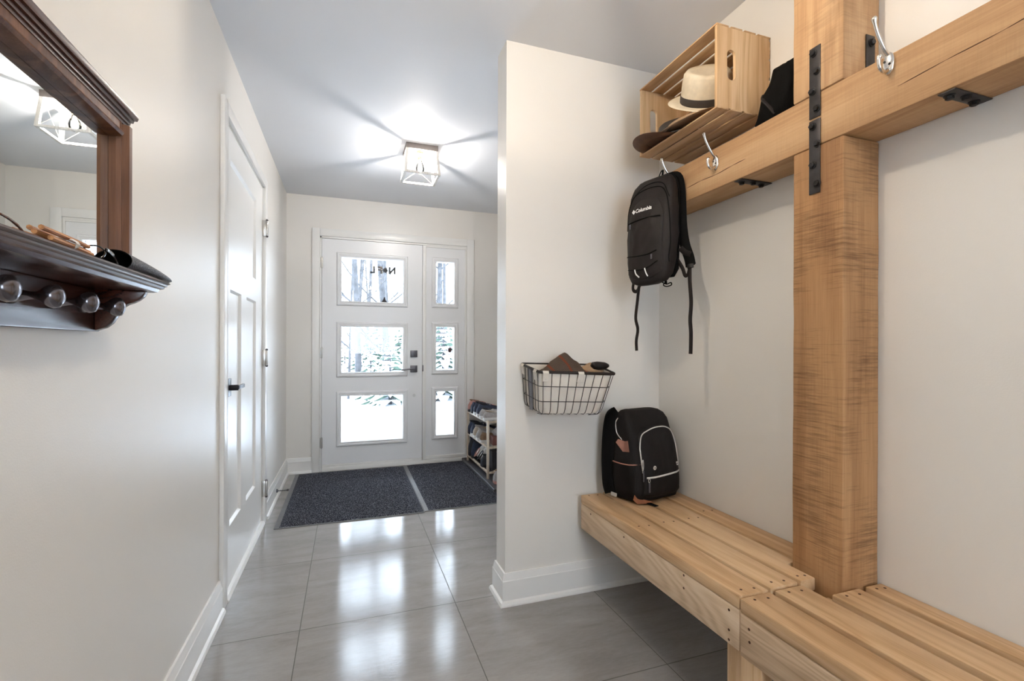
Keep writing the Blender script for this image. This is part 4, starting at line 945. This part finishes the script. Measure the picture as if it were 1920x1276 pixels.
# standing backpack on the bench
sb = empty('backpack', (1.262, 1.815, 0.4588), label='black backpack with silver zips and tan leather trim sitting on the bench', cat='backpack')
sb.rotation_euler = (math.radians(-1.2), 0, math.radians(10))
SB = Bag([(0.0, 0.110, 0.060, -0.012), (0.008, 0.130, 0.074, -0.016), (0.04, 0.141, 0.082, -0.018), (0.12, 0.140, 0.080, -0.016), (0.22, 0.134, 0.072, -0.008), (0.30, 0.129, 0.062, 0.001), (0.345, 0.126, 0.052, 0.009), (0.370, 0.118, 0.040, 0.015), (0.383, 0.100, 0.026, 0.018), (0.387, 0.080, 0.014, 0.020)], 5.5)
SB.mesh(44, 3, 0.003, 8).build('body', 'black_nylon', sb, angle=70)
fp = SB.patch(-0.098, 0.124, lambda u: 0.020+0.012*(2*u-1)**4, lambda u: 0.318-0.050*abs(2*u-1)**5, 0.018, 0.008, 28, 28, 0.003, 4); fp.build('front_pocket', 'black_nylon', sb, angle=55)
def SF(x, z):
    u = min(1, max(0, (x+0.098)/0.222)); z0 = 0.020+0.012*(2*u-1)**4; z1 = 0.318-0.050*abs(2*u-1)**5; v = min(1, max(0, (z-z0)/(z1-z0)))
    e = min(1, 5*min(u, 1-u))**0.5*min(1, 5*min(v, 1-v))**0.5
    return SB.front(x, z)-0.018*(0.25+0.75*e)-0.008*math.sin(PI*u)*math.sin(PI*v)
def on_sf(pts, r, off=0.001, flat=1.0, sm=6):
    P = cr([(x, 0, z) for x, z in pts], sm); return MB().tube([(p.x, SF(p.x, p.z)-off, p.z) for p in P], r, 8, flat, up=(0, 1, 0))
on_sf([(-0.098, 0.13), (-0.099, 0.19), (-0.096, 0.245), (-0.078, 0.287), (-0.035, 0.305), (0.02, 0.313), (0.072, 0.309), (0.104, 0.287), (0.117, 0.245), (0.121, 0.18), (0.122, 0.150)], 0.0027, 0.003).build('silver_zipper', 'silver_tape', sb)
on_sf([(-0.086, 0.110), (-0.03, 0.112), (0.04, 0.116), (0.118, 0.120)], 0.0040, 0.001, 0.5).build('silver_zipper', 'silver_tape', sb)
for x, z in ((-0.046, 0.150), (0.096, 0.152)):
    y = SF(x, z)-0.0012; mm = MB().lathe([(0.0001, 0), (0.0088, 0), (0.0088, -0.0012), (0.007, -0.002), (0.0038, -0.0014), (0.0001, -0.0014)], 20, 'Y', (x, y, z)); sp_ = mm.build('snap_button', 'silver_tape', sb)
    MB().lathe([(0.0001, -0.0012), (0.003, -0.0012), (0.0026, -0.003), (0.0001, -0.0032)], 12, 'Y', (x, y, z)).build('snap_centre', 'gunmetal', sp_)
y = SF(-0.080, 0.10)-0.006
m = MB().tube([(-0.080+0.005*math.cos(t), y, 0.100+0.008*math.sin(t)) for t in [2*PI*i/14 for i in range(14)]], 0.0012, 6, closed=True, up=(0, 1, 0)); pl = m.build('zipper_pull', 'silver_tape', sb)
MB().box(-0.0845, -0.0755, y-0.003, y+0.002, 0.050, 0.092, 0.002).build('pull_tab', 'gunmetal', pl)
m = MB().tube([(-0.0995+0.0035*math.cos(t), SF(-0.095, 0.155)-0.004, 0.165+0.022*math.sin(t)) for t in [2*PI*i/14 for i in range(14)]], 0.0014, 6, closed=True, up=(0, 1, 0)); pl2 = m.build('zipper_pull', 'silver_tape', sb)
MB().box(-0.1055, -0.0985, SF(-0.095, 0.12)-0.006, SF(-0.095, 0.12)-0.002, 0.095, 0.143, 0.002).build('pull_tab', 'gunmetal', pl2)
# side bottle pocket with rose leather hem, leather corner tabs
def side_pt(y, z, off=0.0):
    a, b, cy = SB.at(z)[:3]; q = min(0.999, abs((y-cy)/b)); return -(a*(1-q**4.2)**(1/4.2))-off
m = MB(); rs = []
for j in range(8):
    z = 0.018+0.145*j/7; off = 0.004+0.014*(j/7)**0.8
    row = [Vector((side_pt(y, z, off*(1-abs(y+0.02)/0.075*0.35)), y, z)) for y in [-0.088+0.118*i/10 for i in range(11)]]; rs.append(row)
b = bmesh.new(); V = [[b.verts.new(p) for p in r] for r in rs]
for r0_, r1_ in zip(V, V[1:]):
    for i in range(10): b.faces.new((r0_[i], r0_[i+1], r1_[i+1], r1_[i]))
bmesh.ops.solidify(b, geom=b.faces[:], thickness=0.002)
MB().merge(b).build('side_pocket', 'dark_nylon', sb, angle=60)
MB().tube([p+Vector((0, 0, 0.001)) for p in rs[-1]], 0.0042, 8, 0.6).build('pocket_hem', 'rose_leather', sb)
MB().box(0.128, 0.136, -0.05, 0.0, 0.150, 0.160, 0.002).build('pocket_hem', 'rose_leather', sb)
m = MB(); pp = [(-0.055, 0.215), (-0.020, 0.212), (0.028, 0.245), (0.012, 0.262), (-0.030, 0.258), (-0.045, 0.262)]
b = bmesh.new(); b.faces.new([b.verts.new((side_pt(y, z, 0.0035), y, z)) for y, z in pp]); bmesh.ops.solidify(b, geom=b.faces[:], thickness=0.0015); MB().merge(b).build('leather_patch', 'rose_leather', sb)
MB().tube(cr([(side_pt(y, z, 0.002), y, z) for y, z in ((-0.01, 0.262), (0.022, 0.285), (0.034, 0.315), (0.034, 0.335), (0.022, 0.352))], 5), 0.0022, 6).build('side_zipper', 'silver_tape', sb)
# straps behind
MB().tube(cr([(-0.105, 0.045, 0.374), (-0.128, 0.060, 0.352), (-0.136, 0.072, 0.27), (-0.139, 0.076, 0.16), (-0.141, 0.070, 0.06), (-0.140, 0.055, 0.018)], 6), 0.034, 12, 0.40, up=(1, 0, 0)).build('shoulder_strap', 'jet_black', sb, angle=60)
MB().tube(cr([(0.085, 0.055, 0.360), (0.098, 0.080, 0.34), (0.102, 0.088, 0.22), (0.102, 0.084, 0.08), (0.10, 0.062, 0.03)], 6), 0.026, 10, 0.35, up=(1, 0, 0)).build('shoulder_strap', 'jet_black', sb, angle=60)
Bag([(0.01, 0.125, 0.014, 0.062), (0.06, 0.138, 0.020, 0.064), (0.33, 0.130, 0.020, 0.062), (0.372, 0.112, 0.014, 0.050)], 5).mesh(30, 2).build('back_panel', 'jet_black', sb, angle=60)
m = MB(); pp = [(-0.140, 0.020), (-0.132, 0.042), (-0.118, 0.024), (-0.098, 0.034), (-0.088, 0.016), (-0.052, 0.006), (-0.046, 0.002), (-0.090, 0.001), (-0.128, 0.004)]
b = bmesh.new(); b.faces.new([b.verts.new((x, -0.082-0.012*(x+0.14)/0.09-0.012*(z < 0.01), z)) for x, z in pp]); bmesh.ops.solidify(b, geom=b.faces[:], thickness=0.004); MB().merge(b).build('leather_tab', 'tan_leather', sb)
MB().box(-0.082, -0.062, -0.150, -0.085, 0.0004, 0.003, 0.0005).build('strap_tail', 'jet_black', sb)
m = MB().box(-0.152, -0.146, 0.01, 0.045, 0.010, 0.026, 0.002); m.build('strap_label', 'silver_tape', sb)

# ================================================================== CRATE AND HATS
CX0, CX1, CY0, CY1, CZ0, CZ1 = 1.203, XR-0.002, 1.310, 1.766, 1.956, 2.250
CRT = empty('wooden_crate', (CX1, (CY0+CY1)/2, CZ0), label='open pine slatted crate on its side, hats inside, mounted above the beam', cat='crate'); K0 = Vector((CX1, (CY0+CY1)/2, CZ0))
def end_panel(y0, y1):
    b = bmesh.new(); c = (1.205+(CX1-1.205)*0.26, (CZ0+CZ1)/2-0.0); th = 0.0055
    x0, x1, z0, z1 = CX0+0.002, CX1-th, CZ0+th, CZ1-th
    outer = [(x0, z0), (x1, z0), (x1, z1), (x0, z1)]
    K = 20; hole = []
    for i in range(K):
        a_ = 2*PI*i/K; hole.append((c[0]+0.019*math.cos(a_), c[1]+0.012+(0.034 if math.sin(a_) > 0 else -0.034)+0.019*math.sin(a_)))
    for yy in (y0, y1):
        ov = [b.verts.new((x, yy, z)) for x, z in outer]; hv = [b.verts.new((x, yy, z)) for x, z in hole]
        oe = [b.edges.new((ov[i], ov[(i+1) % 4])) for i in range(4)]; he = [b.edges.new((hv[i], hv[(i+1) % K])) for i in range(K)]
        bmesh.ops.triangle_fill(b, use_beauty=True, use_dissolve=False, edges=oe+he)
    b.verts.ensure_lookup_table(); n = 4+K
    for i in range(4): b.faces.new((b.verts[i], b.verts[(i+1) % 4], b.verts[n+(i+1) % 4], b.verts[n+i]))
    for i in range(K): b.faces.new((b.verts[4+i], b.verts[4+(i+1) % K], b.verts[n+4+(i+1) % K], b.verts[n+4+i]))
    return MB().merge(b)
loc(end_panel(CY0, CY0+0.011), K0).build('end_panel', 'crate_pine', CRT, smooth=False); loc(end_panel(CY1-0.011, CY1), K0).build('end_panel', 'crate_pine', CRT, smooth=False)
dw = (CX1-CX0)/4
for k in range(4):
    xa = CX0+k*dw+(0 if k == 0 else 0.002); xb = CX0+(k+1)*dw-0.008
    if k == 3: xb = CX1
    for z0, z1 in ((CZ0, CZ0+0.0052), (CZ1-0.0052, CZ1)): loc(MB().box(xa, xb, CY0-0.001, CY1+0.001, z0, z1, 0.001), K0).build('slat', 'crate_slat_pine', CRT)
dz_ = (CZ1-CZ0-0.012)/4
for k in range(4): loc(MB().box(CX1-0.0052, CX1-0.0002, CY0, CY1, CZ0+0.006+k*dz_, CZ0+0.006+(k+1)*dz_-0.010, 0.001), K0).build('slat', 'crate_slat_pine', CRT)
def hat(name, locn, rot, brim_r, crown_r, crown_h, mats, label, cat, band=True, curl=0.0, pinch=0.012, sx=1.0, sy=1.18):
    h = empty(name, locn, label=label, cat=cat); h.rotation_euler = rot
    def rr(r, z, k=40, cf=0.0): return [Vector((r*sx*math.cos(t), r*sy*math.sin(t), z+cf*(math.cos(t)**2)-cf*0.4*math.sin(t)**2)) for t in [2*PI*i/k for i in range(k)]]
    B = [rr(crown_r, 0.004), rr(crown_r*1.08, 0.001), rr((crown_r+brim_r)/2, -0.001, cf=curl*0.4), rr(brim_r*0.97, -0.001, cf=curl), rr(brim_r, 0.001, cf=curl), rr(brim_r*0.97, 0.003, cf=curl), rr((crown_r+brim_r)/2, 0.003, cf=curl*0.4), rr(crown_r*1.04, 0.005)]
    MB().rings(B, cap=False).build('brim', mats[0], h, angle=60)
    C = [rr(crown_r, 0.002), rr(crown_r*0.985, crown_h*0.3), rr(crown_r*0.95, crown_h*0.65), rr(crown_r*0.90, crown_h*0.9), rr(crown_r*0.80, crown_h*1.0), rr(crown_r*0.6, crown_h*0.985), rr(crown_r*0.3, crown_h*0.93), rr(0.002, crown_h*0.9)]
    m = MB().rings(C)
    for v in m.bm.verts:
        if v.co.z > crown_h*0.75 and v.co.y < 0: v.co.z -= pinch*abs(math.cos(math.atan2(v.co.y, v.co.x)))*(-v.co.y/crown_r)
    m.build('crown', mats[0], h, angle=60)
    if band: MB().rings([rr(crown_r*1.012, 0.004), rr(crown_r*1.022, 0.006), rr(crown_r*1.008, crown_h*0.26), rr(crown_r*0.995, crown_h*0.28)], cap=False).build('hat_band', mats[1], h, angle=60)
    return h
hat('fedora', (1.316, 1.490, 2.084), (0.58, -0.50, 0.0), 0.128, 0.085, 0.112, ('straw', 'hat_ribbon'), 'cream straw fedora with a black band lying in the crate', 'hat', True, 0.006)
hat('flat_cap', (1.268, 1.520, 2.004), (0.02, -0.26, 0.0), 0.116, 0.085, 0.018, ('tan_wool', 'hat_ribbon'), 'tan wool cap sticking out of the crate under the straw fedora', 'cap', False, -0.006, 0.0)
hat('brown_hat', (1.240, 1.640, 1.976), (0.0, -0.15, 0.0), 0.130, 0.070, 0.030, ('brown_leather', 'hat_ribbon'), 'dark brown leather hat with a curled brim at the far end of the crate', 'hat', False, 0.020, 0.004, 1.05, 0.85)
cap = hat('dark_cap', (1.302, 1.640, 2.002), (0.05, -0.12, 0.0), 0.090, 0.074, 0.060, ('hat_ribbon', 'hat_ribbon'), 'dark cap with a pale edge behind the tan cap in the crate', 'cap', False, 0.0, 0.004)
MB().tube([(0.091*math.cos(t), 0.091*1.18*math.sin(t), 0.0) for t in [2*PI*i/40 for i in range(40)]], 0.002, 6, closed=True).build('pale_edging', 'canvas', cap)
# black bag on top of the beam
bb = empty('black_pouch', (1.383, 1.213, ZB1+0.002), label='crumpled black nylon bag lying on top of the beam beside the post', cat='bag')
m = MB().rings([superring(0, 0, z, a_, b_, 2.6, 30) for z, a_, b_ in ((0, .045, .062), (.008, .056, .075), (.05, .056, .080), (.10, .050, .070), (.15, .040, .054), (.19, .026, .036), (.205, .010, .014))]); 
for v in m.bm.verts: v.co.y -= v.co.z*0.14
m.crumple(0.014, 26, 5); m.crumple(0.006, 60, 9)
for v in m.bm.verts: v.co.x = min(v.co.x, 0.058); v.co.z = max(v.co.z, 0.0); v.co.y = max(v.co.y, -0.113)
m.build('body', 'jet_black', bb, angle=50)
MB().tube(cr([(-0.03, 0.04, 0.12), (-0.055, 0.02, 0.09), (-0.058, -0.01, 0.05), (-0.056, -0.03, 0.02)], 5), 0.006, 6, 0.4).build('strap', 'dark_nylon', bb)

# ================================================================== FOYER FLOOR: MATS, TRAY, RACK, SHOES
def door_mat(name, x0, x1, y0, y1, label, right_border=True, sk=0.0):
    c = Vector(((x0+x1)/2, (y0+y1)/2, 0.0)); e = empty(name, c, label=label, cat='door mat', group='grey foyer mats')
    bw = 0.03
    m = MB().box(x0, x1, y0, y1, 0.0003, 0.005, 0.0015); loc(m, c).build('rubber_border', 'mat_border', e)
    m = MB(); xa, xb, ya, yb = x0+bw, x1-(bw if right_border else 0.004), y0+0.010, y1-0.006
    n = int((yb-ya)/0.011)
    def fn(u, v):
        x = xa+(xb-xa)*u; y = ya+(yb-ya)*v; h = 0.0095+0.0022*math.sin(2*PI*(y-ya)/0.022)
        if u in (0, 1) or v in (0, 1): h = 0.005
        return (x, y, h)
    b = bmesh.new(); V = [[b.verts.new(fn(i/10, j/(2*n))) for j in range(2*n+1)] for i in range(11)]
    for i in range(10):
        for j in range(2*n): b.faces.new((V[i][j], V[i+1][j], V[i+1][j+1], V[i][j+1]))
    m.merge(b); loc(m, c).build('ribbed_pile', 'charcoal_mat_fibre', e, smooth=False)
    return e
door_mat('door_mat', -0.427, 0.494, 3.205, 4.495, 'wide charcoal ribbed door mat in front of the front door', False)
door_mat('door_mat', 0.496, 1.185, 3.225, 4.510, 'narrower charcoal door mat beside the shoe rack', True)
ty0, ty1, tx0, tx1 = 3.44, 4.515, 1.055, 1.435
tr = empty('boot_tray', (1.24, 4.0, 0.012), label='grey rubber boot tray under the shoe rack', cat='boot tray'); t0 = Vector((1.24, 4.0, 0.012))
m = MB().box(tx0+0.012, tx1-0.012, ty0+0.012, ty1-0.012, 0.0125, 0.016); loc(m, t0).build('tray_bottom', 'tray_rubber', tr, smooth=False)
m = MB(); rect_ring(m, tx0+0.012, tx1-0.012, 0, 1, [(0, 0)], 'Y', 0, 1) if False else None
rim = [(0.0, 0.0125), (0.0, 0.034), (0.004, 0.038), (0.010, 0.034), (0.014, 0.016)]
b = bmesh.new(); R = [[b.verts.new((x, y, h)) for x, y in ((tx0+o, ty0+o), (tx1-o, ty0+o), (tx1-o, ty1-o), (tx0+o, ty1-o))] for o, h in rim]
for p, q in zip(R, R[1:]):
    for i in range(4): b.faces.new((p[i], p[(i+1) % 4], q[(i+1) % 4], q[i]))
m.merge(b); loc(m, t0).build('tray_rim', 'tray_rubber', tr, angle=20)
# shoe rack
RX0, RX1, RY0, RY1 = 1.100, 1.415, 3.785, 4.495
rk = empty('shoe_rack', (1.26, 4.14, 0.0165), label='pale wooden three-tier shoe rack in the foyer corner', cat='shoe rack'); r0 = Vector((1.26, 4.14, 0.0165))
for x in (RX0, RX1-0.02):
    for y in (RY0, RY1-0.02): loc(MB().box(x, x+0.02, y, y+0.02, 0.0165, 0.505, 0.002), r0).build('post', 'rack_wood', rk)
SH = [0.075, 0.285, 0.498]
for z in SH:
    m = MB(); m.box(RX0+0.0205, RX1-0.0205, RY0+0.002, RY0+0.018, z-0.016, z-0.001); m.box(RX0+0.0205, RX1-0.0205, RY1-0.018, RY1-0.002, z-0.016, z-0.001)
    for k in range(5):
        x = RX0+0.002+k*(RX1-RX0-0.024)/4; m.box(x, x+0.020, RY0+(0.0205 if k in (0, 4) else 0.0185), RY1-(0.0205 if k in (0, 4) else 0.0185), z-0.014, z, 0.002)
    loc(m, r0).build('shelf', 'rack_wood', rk)
# shoes: built heel at x=0, toe at +x
def shoe(locn, rot, up_m, sole_m, line_m, label, L=0.285, w=0.048, hh=0.085, name='shoe', grp='shoes on the rack', lace='canvas'):
    e = empty(name, locn, label=label, cat='shoe', group=grp); e.rotation_euler = rot
    P = [(0.0, 0.55, hh*0.55, 0.6), (0.02, 0.80, hh*0.98, .8), (0.06, 0.82, hh*1.0, .8), (0.10, 0.80, hh*0.92, .8), (0.15, 0.92, hh*0.82, .9), (0.19, 1.0, hh*0.62, 1), (0.23, 0.96, hh*0.5, 1), (0.265, 0.75, hh*0.42, .9), (0.285, 0.3, hh*0.26, .5)]
    def ring(x, a, h, z0, n=20):
        r = []
        for i in range(n):
            t = PI*i/(n-1); r.append(Vector((x*L/0.285, w*a*math.cos(t)*(1.0 if math.sin(t) < 0.6 else (1.0)), z0+h*math.sin(t)**0.75)))
        return r
    MB().rings([ring(x, a, h, 0.022) for x, a, h, _ in P]).build('upper', up_m, e, angle=70)
    rs = []
    for z, g in ((0.0, 0.94), (0.004, 1.0), (0.020, 1.04), (0.026, 1.0)):
        o = []; n = 14
        for i in range(len(P)): o.append((P[i][0]*L/0.285, w*P[i][1]*1.04*g))
        rs.append([Vector((x, y, z)) for x, y in o]+[Vector((x, -y, z)) for x, y in o[::-1]])
    MB().rings(rs).build('sole', sole_m, e, angle=60)
    n = 18; R = [[Vector((0.058*L/0.285+0.046*s*math.cos(t), w*0.60*s*math.sin(t), hh*zz+0.022-0.030*math.cos(t)*0.25)) for t in [2*PI*i/n for i in range(n)]] for s, zz in ((1.0, 0.93), (1.02, 1.03), (0.86, 1.05), (0.80, 0.93), (0.72, 0.5))]
    MB().rings(R, cap=False).build('collar', line_m, e, angle=60)
    m = MB()
    for k in range(4):
        x = 0.118+0.018*k; h = 0.022+hh*(0.885-0.085*k); m.tube(cr([(x*L/0.285, -w*0.42, h-0.012), (x*L/0.285, 0, h+0.002), (x*L/0.285, w*0.42, h-0.012)], 3), 0.0024, 5)
    m.build('laces', lace, e)
    return e
zt1, zt2, zt3 = SH[2]+0.0005, SH[1]+0.0005, SH[0]+0.0005
PIH = PI/2
shoe((1.098, 4.425, zt1), (0, 0, 0), 'rose_knit', 'dark_shoe', 'brown_felt', 'rose-brown shoe at the far end of the top rack shelf')
shoe((1.098, 4.32, zt1), (0, 0, 0), 'navy_suede', 'dark_shoe', 'rose_knit', 'navy shoe beside the rose-brown shoe on the top shelf', w=0.046)
shoe((1.098, 4.21, zt1), (0, 0, 0), 'navy_suede', 'white_sole', 'dark_shoe', 'navy sneaker with white sole in the middle of the top shelf', hh=0.09)
shoe((1.096, 4.095, zt1), (0, 0, 0), 'navy_suede', 'white_sole', 'dark_shoe', 'navy sneaker with white sole beside the grey knit sneakers, top shelf', hh=0.092)
shoe((1.090, 3.975, zt1), (0, 0, 0), 'grey_knit', 'white_sole', 'dark_shoe', 'grey knit sneaker next to the navy ones on the top shelf', hh=0.062)
shoe((1.090, 3.855, zt1), (0, 0, 0), 'grey_knit', 'white_sole', 'beige_suede', 'grey knit sneaker at the near end of the top shelf', hh=0.055)
shoe((1.10, 4.43, zt2), (0, 0, 0), 'navy_suede', 'dark_shoe', 'dark_shoe', 'dark navy shoe at the far end of the middle rack shelf', hh=0.095)
shoe((1.10, 4.325, zt2), (0, 0, 0), 'navy_suede', 'white_sole', 'dark_shoe', 'dark navy shoe with white sole on the middle shelf', hh=0.095)
shoe((1.095, 4.215, zt2), (0, 0, 0), 'beige_suede', 'white_sole', 'grey_knit', 'beige and white sneaker on the middle rack shelf', hh=0.085)
shoe((1.095, 4.10, zt2), (0, 0, 0), 'grey_knit', 'white_sole', 'grey_knit', 'light grey running shoe beside the beige one, middle shelf', hh=0.075)
shoe((1.098, 3.99, zt2), (0, 0, 0), 'brown_felt', 'white_sole', 'grey_knit', 'brown-grey shoe behind the near rack post, middle shelf', hh=0.07)
shoe((1.105, 4.43, zt3), (0, 0, 0), 'dark_shoe', 'dark_shoe', 'navy_suede', 'black ankle boot in the far corner of the bottom shelf', hh=0.145)
shoe((1.105, 4.325, zt3), (0, 0, 0), 'navy_suede', 'dark_shoe', 'dark_shoe', 'navy ankle boot beside the black boot on the bottom shelf', hh=0.135)
o = shoe((1.190, 4.20, zt3+0.004), (0, -1.12, 0.0), 'white_sole', 'white_sole', 'rose_knit', 'white sneaker with pink lining standing tilted on the bottom shelf', L=0.19, w=0.042, hh=0.07)
o = shoe((1.190, 4.085, zt3+0.004), (0, -1.12, 0.0), 'white_sole', 'grey_knit', 'dark_shoe', 'white sneaker with dark collar standing tilted on the bottom shelf', L=0.19, w=0.042, hh=0.07)
shoe((1.105, 3.985, zt3), (0, 0, 0), 'dark_shoe', 'dark_shoe', 'dark_shoe', 'dark shoe behind the near post on the bottom shelf', hh=0.075)
shoe((1.118, 3.655, 0.0168), (0, 0, -0.05), 'grey_knit', 'rose_knit', 'brown_felt', 'grey sneaker with pink sole on the boot tray in front of the rack', hh=0.08, grp='shoes on the tray', lace='tan_wool')
bx = empty('storage_box', (1.28, 3.875, SH[0]+0.001), label='dark felt box with a white label at the near end of the bottom shelf', cat='box')
MB().box(-0.125, 0.105, -0.055, 0.055, 0, 0.16, 0.006).build('box_body', 'black_felt', bx); MB().box(-0.02, 0.03, -0.0565, -0.0552, 0.05, 0.11).build('paper_label', 'white_print', bx, smooth=False)
bx = empty('leather_bag', (1.28, 3.868, SH[1]+0.001), label='oxblood leather box under a grey scarf on the middle rack shelf', cat='box')
MB().box(-0.12, 0.10, -0.05, 0.05, 0, 0.075, 0.008).build('bag_body', 'oxblood', bx)
g = lumpy('scarf', 'grey_knit', None, 1.27, 3.868, 0.105, 0.048, SH[1]+0.105, 0.055, 9.0, 0.02, 0.026); tag(g, 'rumpled grey laced bundle on the oxblood box in the rack', 'scarf')
